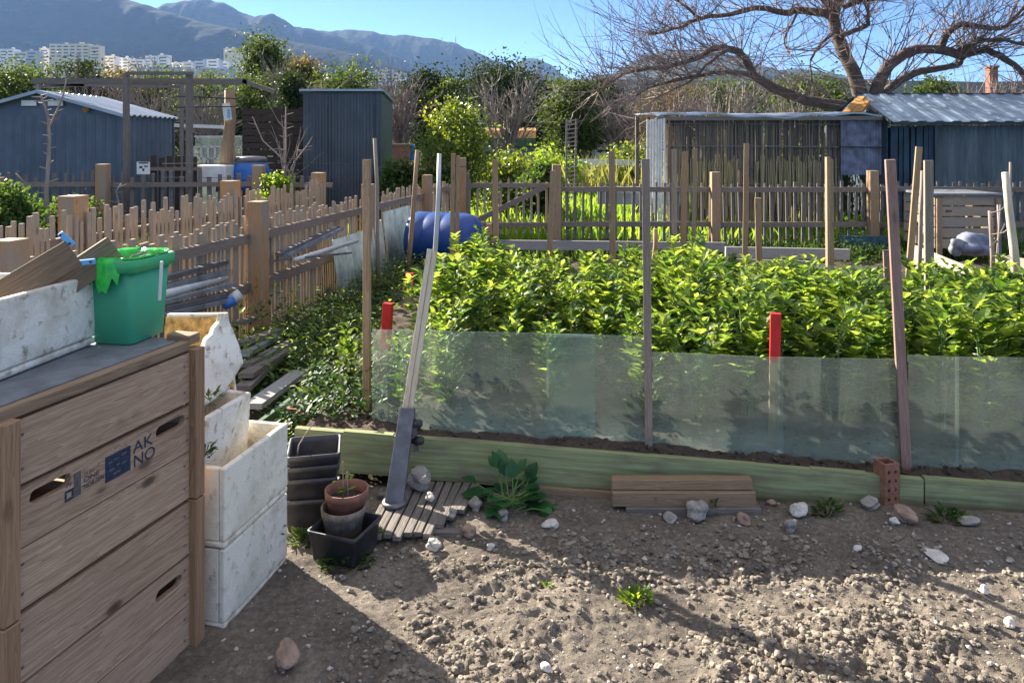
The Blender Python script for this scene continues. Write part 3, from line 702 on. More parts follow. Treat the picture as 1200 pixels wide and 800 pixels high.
# two boards lying in the foam box, with blue clips
def clipboard(label, p0, p1, w, th, up, clip):
    t = thing('board', label, 'board', p0)
    b = MB(); b.beam(p0, p1, th, w, up=up); b.build('plank', 'old2', t, bevel=.002)
    c0, c1 = clip; b = MB(); b.beam(c0, c1, .012, .017, up=(0, 0, 1)); b.build('clip', 'bluec', t, bevel=.003, seg=2)
    for f in (.15, .85): b = MB(); p = c0.lerp(c1, f); b.lathe(p-V(0, .011, 0), [(.0035, 0), (.0035, .004)], 8, axis=(0, 1, 0)); b.build('screw', 'black', t)
M['old2'] = m_wood('brown_grey_board', (.13, .085, .055), (.21, .15, .10), (.30, .23, .17), .2, .5)
clipboard('brown board with a blue clip standing out of the foam box, nearest the left edge', W(-40, 372, 2.04), W(86, 296, 2.22), .085, .022, (0, .2, 1), (W(70, 273, 2.20), W(86, 287, 2.22)))
clipboard('brown board with a blue clip leaning across the foam box towards the green caddy', W(48, 350, 2.18), W(135, 291, 2.34), .088, .022, (0, .2, 1), (W(85, 309, 2.22), W(112, 306, 2.24)))
# ------------------------------------------------------------------ green caddy
t = thing('green_caddy', 'small green plastic caddy lined with a bright green bag, on the bin lid', 'caddy', (-1.19, 2.37, .965))
def rrect(cx, cy, hx, hy, r, z, rot, n=5):
    o = []
    for qx, qy, a0 in ((1, 1, 0), (-1, 1, 90), (-1, -1, 180), (1, -1, 270)):
        for i in range(n): a = rad(a0+90*i/(n-1)); o.append((qx*(hx-r)+r*math.cos(a), qy*(hy-r)+r*math.sin(a)))
    c, s = math.cos(rot), math.sin(rot); return [V(cx+x*c-y*s, cy+x*s+y*c, z) for x, y in o]
def loft(mb, rings, cap0=True, cap1=False):
    n = len(rings[0]); vs = [p for r in rings for p in r]; fs = []
    for i in range(len(rings)-1):
        for k in range(n): k2 = (k+1) % n; fs.append((i*n+k, i*n+k2, (i+1)*n+k2, (i+1)*n+k))
    mb.add(vs, fs, [[(0, 0)]*4]*len(fs), True)
    if cap0: mb.add(rings[0], [tuple(range(n))[::-1]], [[(0, 0)]*n])
    if cap1: mb.add(rings[-1], [tuple(range(n))], [[(0, 0)]*n])
cr = -.17; cx, cy = -1.235, 2.395
b = MB(); rr = lambda hx, hy, z, r=.020: rrect(cx, cy, hx, hy, r, z, cr)
loft(b, [rr(.067, .080, .966), rr(.071, .084, .970), rr(.084, .100, 1.215), rr(.081, .097, 1.215), rr(.066, .078, .975)], True, True); b.build('body', 'gplast', t)
b = MB(); loft(b, [rr(.085, .101, 1.190), rr(.094, .110, 1.192), rr(.096, .112, 1.228), rr(.090, .106, 1.232), rr(.083, .099, 1.226), rr(.083, .099, 1.192)], False); b.build('rim', 'gplast2', t)
b = MB(); n = 44; vs = []; 
rot = cr
for k in range(n+1):
    a = 2*math.pi*k/n; wob = .004*math.sin(a*7)+.003*math.sin(a*13+1)
    for j, (rx, ry, z) in enumerate(((.070, .085, 1.12), (.082, .098, 1.225), (.093, .109, 1.240), (.100, .116, 1.222), (.102, .118, 1.195), (.105, .121, 1.150))):
        f = 1.0 if (j < 3 or 2.9 < a < 5.25) else .0
        if j >= 3 and f == 0: rx, ry, z = .0945, .1105, 1.239-.001*j
        e = 5; ca, sa = math.cos(a), math.sin(a); q = (abs(ca)**e+abs(sa)**e)**(-1/e)
        x, y = (rx+wob*f)*ca*q*.99, (ry+wob*f)*sa*q*.99
        if j == 5 and f: z += .022*math.sin(a*9)+.012*math.sin(a*23)
        vs.append(V(cx+x*math.cos(rot)-y*math.sin(rot), cy+x*math.sin(rot)+y*math.cos(rot), z))
fs = [(k*6+j, k*6+j+1, (k+1)*6+j+1, (k+1)*6+j) for k in range(n) for j in range(5)]
b.add(vs, fs, [[(0, 0)]*4]*len(fs), True); b.build('bag', 'bag', t)
b = MB(); hb = W(190, 303, 2.33); b.beam(W(189.5, 306, 2.325), W(187, 352, 2.325), .008, .012, up=(0, 1, 0)); b.build('handle', 'white', t, bevel=.003, seg=2)
b = MB()
for i in range(26): b.tube([V(cx+R.uniform(-.06, .06), cy+R.uniform(-.07, .07), 1.205), V(cx+R.uniform(-.07, .07), cy+R.uniform(-.08, .08), 1.232)], .0018, 4)
b.build('twig_scraps', 'sapl', t)
b = MB(); loft(b, [rr(.079, .095, 1.195), rr(.01, .01, 1.205, .005)], False, True); b.build('contents', 'weedd', t)
# ------------------------------------------------------------------ pots
def square_pot(label, cx, cy, z0, hx, hy, H, rot, taper=.8, grp=None, fill=None):
    t = thing('square_pot', label, 'plant pot', (cx, cy, z0), group=grp); b = MB()
    q = lambda k, z, d=0: rrect(cx, cy, hx*k-d, hy*k-d, .012, z, rot, 3)
    loft(b, [q(taper, z0), q(.97, z0+H*.86), q(1.0, z0+H*.87), q(1.02, z0+H), q(1.0, z0+H, .006), q(.95, z0+H*.86, .006), q(taper, z0+.006, .006)], True, True)
    b.build('pot', 'black', t)
    if fill: b = MB(); loft(b, [q(.9, z0+H*fill, .004), q(.9, z0+H*fill+.002, .004)], True, True); b.build('soil_fill', 'potsoil', t)
    return t
for i, (dz, lab) in enumerate(((0, 'bottom black square pot of the nested stack between the foam boxes and the kerb'), (.085, 'second black square pot from the bottom of the nested stack'), (.135, 'third black square pot from the bottom of the nested stack'), (.180, 'top black square pot of the nested stack, with a dry stalk'))):
    square_pot(lab, -.835+.004*i, 3.10, dz, .105, .105, .15, .12+.03*i, .78, fill=.5 if i == 3 else None)
b = MB(); b.tube([W(347, 545, 3.05), W(350, 522, 3.05), W(358, 508, 3.04), W(369, 494, 3.03)], [.003, .003, .0025, .002], 5)
tag(b.build('dry_stalk', 'sapl', loc=W(347, 545, 3.05)), 'thin pale dry stalk rising from the top black pot', 'stalk')
sp = square_pot('wide dark square pot on the ground holding the round pots', -.645, 2.87, .0, .105, .10, .125, -.35, .85)
def round_pot(label, cx, cy, z0, r0, r1, H, m, rimh=.03, soil=True, cat='plant pot'):
    t = thing('round_pot', label, cat, (cx, cy, z0)); b = MB()
    b.lathe((cx, cy, z0), [(r0, 0), (r1*.94, H-rimh), (r1, H-rimh+.002), (r1*1.02, H), (r1*.94, H), (r1*.90, H-rimh), (r0*.93, .008)], 32, cap1=False); b.build('pot', m, t)
    if soil:
        b = MB(); b.lathe((cx, cy, z0), [(r1*.90, H*.70), (r1*.4, H*.74), (.004, H*.75)], 24); b.build('soil_fill', 'potsoil', t)
    return t
b0 = round_pot('dirt-covered grey-brown round pot inside the wide square pot', -.658, 2.90, .012, .060, .085, .165, 'taup')
round_pot('terracotta round pot with a small seedling, set in the dirty pot', -.652, 2.93, .095, .062, .084, .135, 'terra')
# seedling
t = thing('seedling', 'tiny seedling with two stems in the terracotta pot', 'seedling', (-.65, 2.93, .19)); b = MB()
for (dx, h) in ((.0, .14), (.018, .10)):
    b.tube([(-.665+dx, 2.93, .195), (-.668+dx, 2.93, .195+h)], .0022, 4)
b.build('stem', 'sapl', t); b = MB()
for i in range(14):
    k = R.choice([.215, .225, .26]); p = V(-.665+R.uniform(-.02, .03), 2.925+R.uniform(-.02, .02), k); b.leaf(p, V(R.uniform(-1, 1), R.uniform(-1, .5), .3), V(0, 0, 1), .028, .016, R.random())
b.build('leaves', 'lime', t)
# small loose objects on the ground by the boards
t = thing('spinach_plant', 'dark green broad-leaved plant growing against the kerb in front of the glass', 'plant', G(598, 600)); base = G(600, 600); base.y += .03
b = MB(); st = MB()
for i in range(46):
    a = R.uniform(0, 6.283); el = R.uniform(.05, .9); L = R.uniform(.05, .15); 
    if i < 7: a = R.uniform(.9, 2.1); el = R.uniform(.9, 1.3); L = R.uniform(.12, .20)
    d = V(math.cos(a)*math.cos(el)*1.35, math.sin(a)*math.cos(el)*.75, math.sin(el)); p0 = base+V(R.uniform(-.05, .05), R.uniform(-.03, .04), .0); p1 = p0+d*L
    if p1.y > KY(p1.x)-.02: p1.y = KY(p1.x)-.03; 
    if p0.y > KY(p0.x)-.02: p0.y = KY(p0.x)-.05
    st.tube([p0, (p0+p1)/2+V(0, 0, .01), p1], [.0035, .003, .002], 4)
    dd = (p1-p0).normalized(); dd = (dd+V(0, -.1, -.2)).normalized(); s = R.uniform(.06, .095)
    b.leaf(p1-dd*.01, dd, V(0, 0, 1), s, s*.85, R.random(), .10)
b.build('leaves', 'chard', t); st.build('stalks', 'beanstem', t)
def weed(label, px, py, n, r, h, m='weed', ls=.022, z=0.0, D=None, cat='weed'):
    c = G(px, py, z) if D is None else W(px, py, D)
    b = MB()
    for i in range(n):
        a = R.uniform(0, 6.283); q = R.random()**.6*r; p = c+V(math.cos(a)*q, math.sin(a)*q*.6, R.random()*h*(1-q/r*.6)); d = V(math.cos(a), math.sin(a)*.7, R.uniform(.1, 1.4))
        b.leaf(p, d, V(0, 0, 1), ls*R.uniform(.6, 1.4), ls*.5*R.uniform(.7, 1.2), R.random())
    for i in range(max(3, n//12)):
        a = R.uniform(0, 6.283); b.tube([c, c+V(math.cos(a)*r*.5, math.sin(a)*r*.3, h*.8)], .0015, 4, rnd=.3)
    return tag(b.build('weed', m, loc=c), label, cat)
weed('low green weed at the foot of the lowest foam box', 352, 640, 90, .06, .07, 'weed', .03)
weed('spreading grey-green weed in front of the wide square pot', 405, 663, 170, .10, .06, 'weed', .026)
weed('small bright green weed alone in the tilled soil', 745, 706, 110, .055, .045, 'lime', .026)
weed('tuft of grassy green weed below the hollow brick, to its right', 1108, 612, 70, .07, .07, 'weed', .035)
weed('tuft of weed growing under the kerb right of the plank stack', 970, 606, 60, .05, .09, 'weed', .032)
weed('tiny yellow-green sprout at the corner of the wide square pot', 445, 634, 26, .012, .08, 'lime', .02)
weed('thin seedling standing before the left end of the planks', 771, 598, 14, .015, .07, 'weed', .02)
weed('thin seedling standing before the middle of the planks', 838, 602, 14, .015, .08, 'weed', .02)
weed('tiny green sprout in the soil left of the bright weed', 641, 690, 18, .015, .03, 'lime', .018)
weed('tuft of dark grass growing on the lowest foam box edge', 322, 632, 20, .02, .05, 'weedd', .04, D=2.80)
weed('small green creeper hanging from the cracked foam box', 240, 535, 26, .03, .05, 'weed', .03, D=2.50)
weed('sprig of green creeper under the broken foam box', 244, 468, 30, .05, .03, 'weed', .026, D=2.55)
weed('leafy green plant behind the low bed corner by the foam boxes', 385, 480, 120, .13, .22, 'weed', .055, z=.12)
# ------------------------------------------------------------------ glass panes
def pane(label, px0, px1, yt0, yt1, off, tilt=0.0, zb=None):
    x0 = (px0-CX)/F*3.62; x1 = (px1-CX)/F*3.50
    def pt(px):
        # intersect pixel column with glass line
        k = (px-CX)/F; y = (3.39+off)/(1+.09*k); return k*y, y
    (xa, ya), (xb, yb) = pt(px0), pt(px1)
    za, zb_ = EYE-(yt0-HY)/F*ya, EYE-(yt1-HY)/F*yb; ba, bb = bh(xa, ya)-.03, bh(xb, yb)-.03
    b = MB(); nn = V(.09, 1, 0).normalized()*.004; 
    b.hexa([(xa, ya, ba), (xb, yb, bb), V(xb, yb, bb)+nn, V(xa, ya, ba)+nn, (xa, ya, za), (xb, yb, zb_), V(xb, yb, zb_)+nn, V(xa, ya, za)+nn])
    return tag(b.build('glass_screen', 'glass', loc=(xa, ya, ba)), label, 'glass pane')
pane('tall dusty glass pane at the left end of the bean bed, behind the leaning post', 436, 697, 386, 392, .175)
pane('dusty glass pane left of the tall middle stake, with a yellowish patch', 640, 756, 391, 394, .190)
pane('lower dusty glass pane between the tall middle stake and the red-topped stake', 764, 918, 412, 419, .170)
pane('lower dusty glass pane right of the red-topped stake, up to the pinkish stake', 912, 1060, 418, 421, .180)
pane('narrow dusty glass pane just right of the pinkish stake', 1064, 1124, 416, 418, .170)
pane('dusty glass pane at the right edge of the picture', 1120, 1290, 418, 420, .182)
# ------------------------------------------------------------------ stakes
def stake(label, x0, y0, x1, y1, w, D0, D1=None, m='stake', rnd=False, red=None, name='stake', dbl=False, cap=False, t=None):
    """top px, base px"""
    D1 = D1 or D0; p0 = W(x0, y0, D1); p1 = W(x1, y1, D0); p1 = p1-(p0-p1).normalized()*.03; wd = w*(D0+D1)/2/F*(.84 if D0 > 4.5 else .94); t_ = t or wd*.7
    def sh(name, mm, a, c, parent=None, k=1.0, loc=None):
        b = MB()
        if rnd: b.tube([c, c.lerp(a, .33)+V(R.gauss(0, wd*.15), 0, 0), c.lerp(a, .66)+V(R.gauss(0, wd*.15), 0, 0), a], [wd*.5*k, wd*.5*k, wd*.46*k, wd*.42*k], 8)
        elif dbl:
            s = V(wd*.27, 0, 0); b.beam(c-s, a-s, wd*.48*k, t_, up=(0, 1, 0)); b.beam(c+s+V(0, .01, 0), a+s+V(0, .01, -.02), wd*.5*k, t_*.9, up=(0, 1, 0), w1=wd*.40)
        else: b.beam(c, a, wd*k, t_*k, up=(.25, 1, 0))
        return b.build(name, mm, parent, loc=loc, bevel=.0015 if D0 < 5 and not rnd else 0)
    if red or cap:
        t = thing(name, label, 'stake', p1); f = red or .03
        q = p0.lerp(p1, f); sh('shaft', m, q, p1, t); sh('painted_top' if red else 'cap', 'redp' if red else 'steel', p0, q-(q-p0).normalized()*0, t, 1.04); return t
    return tag(sh(name, m, p0, p1, loc=p1), label, 'stake')
stake('straight brown stake at the left corner of the bean bed, left end of the glass', 430, 187, 430, 500, 9, 3.77)
stake('tall grey-brown stake in front of the glass in the middle of the picture', 756.5, 186, 760.5, 524, 9.5, 3.50, m='stake2')
stake('thick pinkish stake standing before the glass at right, leaning left', 1043, 187, 1062, 550, 11.5, 3.38, m='stakeR')
stake('short stake with a bright red top between the middle stake and the pinkish one', 909, 367, 906, 530, 12, 3.62, red=.33)
stake('short red-topped stake behind the left glass pane', 455, 355, 450, 440, 11, 4.4, red=.62)
stake('small red-topped stake by the blue drum, left of the beans', 480, 320, 478, 375, 9, 6.2, red=.45)
stake('thin dark stick standing left of the blue drum, just right of the corner stake', 439, 162, 443, 322, 6, 7.6, m='stake2', rnd=True)
stake('slanting brown pole touching the left end of the blue drum', 489, 176, 478, 318, 7, 8.1, rnd=True)
stake('shiny silver pole standing in front of the blue drum', 515, 180, 508, 345, 7, 6.3, m='silver', rnd=True)
stake('pair of brown sticks bound together before the right of the drum', 534, 180, 532, 345, 12, 6.6, dbl=True)
stake('brown stake before the gate, right of the drum', 580, 187, 582, 318, 7, 6.9)
stake('very short brown peg right of the blue drum', 573, 262, 572, 322, 7, 7.1)
stake('brown stake in front of the gate latch post', 648, 200, 643, 318, 7, 7.0)
stake('straight stake in front of the sunlit field, between the gate and the middle stake', 717, 178, 718, 318, 8, 6.9)
stake('short dark peg just right of the tall middle stake', 768, 268, 769, 320, 8, 7.0, rnd=True)
stake('leftmost of the three tall stakes before the reed shelter corner', 790, 175, 790, 316, 7, 6.9, m='stake2')
stake('middle one of the three tall stakes before the reed shelter corner', 803, 178, 800, 316, 8, 6.7, m='stake')
stake('rightmost and thinnest-topped of the three tall stakes before the reed shelter corner', 815, 174, 812, 316, 6, 6.5, m='stake')
stake('tall yellowish stake before the middle of the reed shelter', 875, 168, 873, 318, 7, 6.8)
stake('short pale stake before the reed shelter, half as tall as its neighbour', 888, 232, 890, 318, 8, 6.8, m='stake')
stake('double stake of two bound sticks before the right end of the reed shelter', 972, 184, 973, 330, 10, 6.2, dbl=True)
stake('slanting thin stake right of the pinkish one, its top leaning right', 1077, 172, 1064, 335, 8, 6.4, m='stake')
stake('thin stake behind the slanting one at right', 1081, 200, 1077, 335, 6, 6.1, rnd=True, m='stake2')
stake('straight squared grey stake right of the slanting one', 1088, 188, 1089, 372, 11, 5.0, m='stake2')
stake('pale round stake leaning left near the right edge of the picture', 1178, 202, 1192, 325, 11, 6.1, rnd=True, m='handle')
stake('thin twig stuck behind the pale leaning stake at the right edge', 1184, 190, 1185, 300, 4, 7.0, rnd=True, m='stake2')
stake('short round peg left of the pale leaning stake', 1160, 247, 1163, 322, 6, 6.4, rnd=True, m='stake2')
stake('dark short peg nearest the right compost box', 1170, 240, 1172, 318, 5, 6.6, rnd=True, m='steel')
stake('short peg with a knob top, left of the slanting stake', 1038, 293, 1040, 345, 7, 5.8, cap=True, m='stakeR')
tag(stake('x', 704, 334, 704, 380, 8, 4.9, rnd=True, red=.25), 'short stick with a red tip hidden among the beans', 'stake')
# wires tied between stakes on the right
b = MB()
for (xa, ya, xb, yb) in ((1160, 250, 1185, 235), (1162, 275, 1190, 262), (1163, 300, 1192, 296), (1172, 240, 1168, 300), (1178, 262, 1160, 290)):
    a, c = W(xa, ya, 6.3), W(xb, yb, 6.2); b.tube([a, a.lerp(c, .5)-V(0, 0, .03), c], .006, 4)
tag(b.build('dry_vine', 'sapl', loc=W(1165, 300, 6.3)), 'grey dry vine twisted round the short pegs near the right edge', 'vine')
# ------------------------------------------------------------------ broad beans
def bean_proto(seed):
    R.seed(seed); lf = MB(); st = MB(); fl = MB(); H = .70
    for s in range(R.choice([3, 4, 5])):
        a = R.uniform(0, 6.283); lean = R.uniform(.03, .20); h = H*R.uniform(.72, 1.05)
        b0 = V(math.cos(a)*.03, math.sin(a)*.03, 0); tip = V(math.cos(a)*lean, math.sin(a)*lean, h); f = lambda u: b0.lerp(tip, u)+V(0, 0, math.sin(u*math.pi)*.0)+V(math.cos(a), math.sin(a), 0)*(-.03*math.sin(u*3.14))
        st.tube([f(i/5) for i in range(6)], [.0065, .006, .0055, .005, .004, .002], 4)
        n = int(h/.042); az = R.uniform(0, 6.283)
        for k in range(1, n+1):
            u = k/n; p = f(u); az += math.pi+R.uniform(-.5, .5); up = .5+.9*u**2+R.uniform(-.15, .25)
            d = V(math.cos(az), math.sin(az), up).normalized(); rl = (.095 if u < .85 else .06)*R.uniform(.8, 1.15)
            if u < .25 and R.random() < .3: continue
            st.tube([p, p+d*rl], [.002, .0014], 3)
            nl = R.choice([2, 3, 3])
            for j in range(nl):
                q = p+d*rl*(.45+.55*j/(nl-1 or 1)); c = R.random()
                side = d.cross(V(0, 0, 1)).normalized()
                for sg in (-1, 1):
                    dd = (d*R.uniform(.5, 1.0)+side*sg*R.uniform(.5, .95)+V(R.gauss(0, .15), R.gauss(0, .15), R.uniform(-.15, .35))).normalized()
                    L = R.uniform(.067, .108)*(1 if u < .9 else .75); lf.leaf(q, dd, (V(0, 0, 1)+d*-.2), L, L*R.uniform(.52, .72), min(.99, max(.01, c+R.gauss(0, .18))), R.uniform(.05, .3))
            if .35 < u < .85 and R.random() < .34:
                for j in range(3): fl.leaf(p+V(R.uniform(-.02, .02), R.uniform(-.02, .02), .01), V(R.uniform(-1, 1), R.uniform(-1, 1), .3), V(0, 0, 1), .022, .013, .5)
    t = thing('broad_bean_plant', 'leafy green broad bean plant in the dense bed behind the dusty glass panes', 'bean plant', (0, 0, 0), group='broad bean plants filling the glass-edged bed')
    lf.build('leaves', 'bean', t); st.build('stems', 'beanstem', t); fl.build('blossoms', 'flower', t)
    return t
protos = [bean_proto(100+i) for i in range(6)]
R.seed(77); used = set(); spots = []
yrow = 3.92
while yrow < 6.35:
    fy = (yrow-3.92)/2.4; x = -.60+.34*fy+R.uniform(-.03, .03)
    while x < yrow*.70+.25:
        px = CX+x/yrow*F
        ok = True; s = R.uniform(.74, .98)*(.92 if yrow > 5.3 else 1)
        if px > 925 and yrow > 5.9: ok = False
        if px < 560 and yrow < 4.6: s *= .68+.1*(px-440)/120
        elif px < 640 and yrow < 4.4: s *= .86
        if 600 < px < 700 and yrow > 4.9: s *= .86
        if 560 < px < 880 and yrow < 4.5: s *= .84
        if px > 960 and yrow < 4.6: s *= 1.10
        if 790 < px < 915: s *= 1.06
        if px > 925: s *= .98
        if 540 < px < 620 and yrow > 5.2: s *= 1.03
        if R.random() < .09: ok = False
        if ok: spots.append((x+R.uniform(-.04, .04), yrow+R.uniform(-.05, .05), s))
        x += R.uniform(.22, .29)
    yrow += .255
for i, (x, y, s) in enumerate(spots):
    k = i % 6; z = bh(x, y)-.01
    if k not in used:
        used.add(k); o = protos[k]; o.location = (x, y, z); o.rotation_euler = (0, 0, R.uniform(0, 6.28)); o.scale = (s, s, s)
    else: dup(protos[k], (x, y, z), R.uniform(0, 6.28), (s, s, s*R.uniform(.95, 1.05)))
def lone_bean(label, px, D, base_y, s, grp=None):
    p = W(px, base_y, D); o = dup(protos[2], (p.x, p.y, p.z), R.uniform(0, 6), (s*.8, s*.8, s), label); del o['group']; o['label'] = label; return o
lone_bean('young bean plant growing by itself left of the corner stake', 404, 4.35, 478, .62)

# low glass panels and boards at the back of the bed
def flatboard(name, label, x0, y0, x1, y1, D0, D1, h, th, m, cat, jog=0):
    """top edge px ends"""
    a, c = W(x0, y0, D0), W(x1, y1, D1); b = MB(); b.beam(a-V(0, 0, h/2), c-V(0, 0, h/2), th, h)
    return tag(b.build(name, m, loc=a-V(0, 0, h), bevel=.003 if D0 < 7 else 0), label, cat)
flatboard('board', 'pale grey-white board at the back of the beans, right of the drum', 560, 331, 840, 333, 6.85, 6.8, .22, .03, 'greywood', 'garden board')
flatboard('board', 'long grey board edging the dark soil bed before the far fence', 555, 281, 850, 284, 9.7, 9.5, .12, .04, 'greywood', 'garden board')
flatboard('board', 'pale grey board lying in front of the reed shelter fence', 850, 289, 995, 292, 8.6, 8.6, .12, .05, 'greywood', 'garden board')
flatboard('board', 'thin grey-white board behind the short pale stake', 862, 303, 960, 306, 8.0, 8.0, .10, .03, 'greywood', 'garden board')
flatboard('board', 'dark teal board standing at the foot of the fence behind the double stake', 984, 276, 1052, 277, 10.6, 10.6, .22, .03, 'teal', 'garden board')
flatboard('board', 'long cream board running towards us on the right, sunlit yellow', 1068, 286, 1196, 338, 8.8, 5.7, .30, .04, 'cream', 'garden board')
flatboard('board', 'short cream board behind the short pegs at the right edge', 1168, 299, 1230, 307, 7.8, 7.3, .16, .04, 'cream', 'garden board')
flatboard('board', 'dark board across the bed behind the blue drum', 470, 300, 560, 300, 9.9, 9.8, .15, .04, 'greywood', 'garden board')
b = MB(); 
xs = np.arange(-1.2, 3.0, .05); ys = np.arange(7.0, 9.55, .05); X, Y = np.meshgrid(xs, ys); structure(gridmesh('dug_soil', X, Y, .06+(fbm(X*5, Y*5, 4)-.5)*.22, 'bedsoil'))
xs = np.arange(3.0, 7.5, .05); X, Y = np.meshgrid(xs, ys); structure(gridmesh('dug_soil', X, Y, .02+(fbm(X*5, Y*5, 4)-.5)*.12, 'bedsoil'))
def glasspanel(label, x0, x1, yt, yb, D, dD=0):
    a, c = W(x0, yb, D), W(x1, yb, D+dD); top = W(x0, yt, D).z; b = MB(); b.hexa([a, c, c+V(0, .005, 0), a+V(0, .005, 0), (a.x, a.y, top), (c.x, c.y, top), (c.x, c.y+.005, top), (a.x, a.y+.005, top)])
    return tag(b.build('glass_screen', 'glass', loc=a), label, 'glass pane')
glasspanel('low pale glass sheet at the back of the bed left of the pinkish stake', 958, 1050, 311, 345, 5.9)
glasspanel('low pale glass sheet at the back of the bed between the pinkish and squared stakes', 1054, 1118, 318, 352, 5.7)
glasspanel('low pale glass sheet at the back of the bed right of the squared stake', 1120, 1200, 322, 352, 5.6)
# ------------------------------------------------------------------ fences
def fence(label, P0, P1, posts, ph=1.11, pw=.15, pick_h=.95, gap=.075, pwid=.045, side=1, rails=(.42, .82), m='fence', pm='postw', rm='rail', z0=.03, jit=.04, rail_t=.05, rail_h=.075, post_h=None, skip=None, capless=False):
    P0, P1 = Vector(P0), Vector(P1); d = (P1-P0); L = d.length; d.normalize(); nn = V(d.y, -d.x, 0)*side
    t = thing('picket_fence', label, 'fence', P0)
    cuts = [0]+[q for q in posts if 0 < q < L]+[L]
    for s0, s1 in zip(cuts[:-1], cuts[1:]):
        if s1-s0 < .1: continue
        b = MB(); s = s0+gap*.6
        while s < s1-gap*.4:
            if skip is None or not skip(s):
                w = pwid*R.uniform(.75, 1.25); h = pick_h+R.uniform(-jit, jit)*1.2; c = P0+d*s-nn*(rail_t/2+.014+R.uniform(0, .004)); ln = V(R.gauss(0, .012), R.gauss(0, .012), 0)
                b.beam(c+V(0, 0, z0), c+V(0, 0, h)+ln, w, .02, up=nn)
            s += gap*R.uniform(.88, 1.14)
        if b.v: b.build('picket_panel', m, t)
        for rz_ in rails:
            b = MB(); b.beam(P0+d*(s0+.0)+V(0, 0, rz_+R.uniform(-.01, .01)), P0+d*s1+V(0, 0, rz_+R.uniform(-.01, .01)), rail_t, rail_h); b.build('rail', rm, t)
    for i, q in enumerate(posts):
        h = post_h[i] if post_h else ph; b = MB(); c = P0+d*q+nn*(rail_t/2+pw*.28); b.beam(c, c+V(R.gauss(0, .008), R.gauss(0, .008), h), pw, pw, up=nn); b.build('post', pm, t, bevel=.006, seg=2)
    return t
uA = V(.183, 1, 0).normalized(); A0 = V(-2.55, 3.70, 0); A1 = V(-1.27, 10.7, 0); LA = (A1-A0).length
fence('long picket fence with thick orange-brown posts running back beside the weeds', A0-uA*1.2, A1, [1.2, 1.2+2.39, 1.2+4.78, 1.2+LA-.02], pw=.125, side=1, gap=.054, pwid=.037)
uB = (V(-2.86, 11.2, 0)-V(-3.77, 6.5, 0)).normalized(); B0 = V(-3.77, 6.5, 0)-uB*2.6; B1 = V(-2.86, 11.2, 0)
fence('second picket fence parallel behind the near one, with tall uneven pickets', B0, B1, [2.6, 2.6+2.45, 2.6+4.78], pw=.17, side=-1, gap=.066, pwid=.042, jit=.07, rails=(.38, .74), ph=1.12)
fence('grey picket fence across the back left, in front of the blue-grey shed', (-9.6, 12.2, 0), (-2.95, 12.2, 0), [1.2, 2.92, 5.45], pw=.17, pick_h=1.06, gap=.155, pwid=.06, side=1, rails=(.88, .3), post_h=[1.0, 1.22, 1.2], m='old', jit=.05, rm='rail')
# gate and far fence
YG = 11.0; gx = lambda px: (px-CX)/F*YG
fence('short picket fence between the near fence corner and the gate', (gx(500), 10.9, 0), (gx(545), YG, 0), [.52], pw=.10, pick_h=.98, gap=.07, pwid=.045, jit=.03, rails=(.35, .88), post_h=[1.35])
t = thing('garden_gate', 'wooden picket gate with a slanting brace, in front of the sunlit field', 'gate', (gx(555), YG, 0))
b = MB(); s = gx(550)
while s < gx(641): b.beam((s, YG+.03, .22), (s+R.gauss(0, .008), YG+.03, 1.0+R.uniform(-.02, .03)), .035, .018, up=(0, 1, 0)); s += .115*R.uniform(.92, 1.08)
b.build('picket_panel', 'fence', t)
for z in (.94, .36): b = MB(); b.beam((gx(545), YG, z), (gx(645), YG, z), .045, .065); b.build('rail', 'rail', t)
b = MB(); b.beam((gx(556), YG-.026, .40), (gx(640), YG-.026, .93), .03, .08, up=(0, 0, 1)); b.build('brace', 'rail', t)
b = MB(); b.beam((gx(548), YG, .1), (gx(548), YG, 1.12), .06, .06, up=(0, 1, 0)); b.build('gate_stile', 'rail', t)
XE = gx(1215)
fence('wide picket fence across the back from the gate to the right edge', (gx(650), YG, 0), (XE, YG, 0), [.02, gx(837)-gx(650), gx(1021)-gx(650)], pw=.13, pick_h=.97, gap=.115, pwid=.042, side=1, rails=(.36, .88), post_h=[1.25, 1.14, 1.16], m='old', pm='stake', jit=.03)
# wire above gate
b = MB(); b.tube([W(440, 193, 10.5), W(520, 195, 10.8), W(640, 198, 11), W(655, 198, 11)], .004, 4); tag(b.build('fence_wire', 'wire', loc=W(440, 193, 10.5)), 'single wire stretched above the gate from the left fence', 'wire')
b = MB(); b.tube([W(190, 192, 12.1), W(300, 191, 12.1), W(430, 193, 12.1)], .006, 4); b.tube([W(190, 208, 12.1), W(430, 209, 12.1)], .004, 4); tag(b.build('fence_wire', 'wire', loc=W(190, 192, 12.1)), 'thin wires running above the back left pickets under the dark shed', 'wire')
# corrugated plastic sheets leaning on the near fence
def on_A(s, off=0, z=0): return A0+uA*s+V(uA.y, -uA.x, 0)*off+V(0, 0, z)
for i, (s0, s1, h, lab) in enumerate(((3.72, 4.62, .60, 'pale green corrugated sheet leaning on the near fence left of the brown stake'), (4.66, 5.1, .66, 'narrow pale corrugated sheet leaning on the fence behind the thin dark stick'), (5.15, 6.15, .74, 'pale green corrugated sheet leaning on the fence by the blue drum'))):
    b = MB(); o0 = on_A(s0, .16, .02); vv = (on_A(s0, .075, h)-on_A(s0, .16, 0)).normalized(); b.corr(o0, uA, vv, s1-s0, h, .095, .042, V(uA.y, -uA.x, 0), 8)
    o = b.build('corrugated_sheet', 'corr', loc=o0); so = o.modifiers.new('sol', 'SOLIDIFY'); so.thickness = .002; tag(o, lab, 'corrugated sheet')
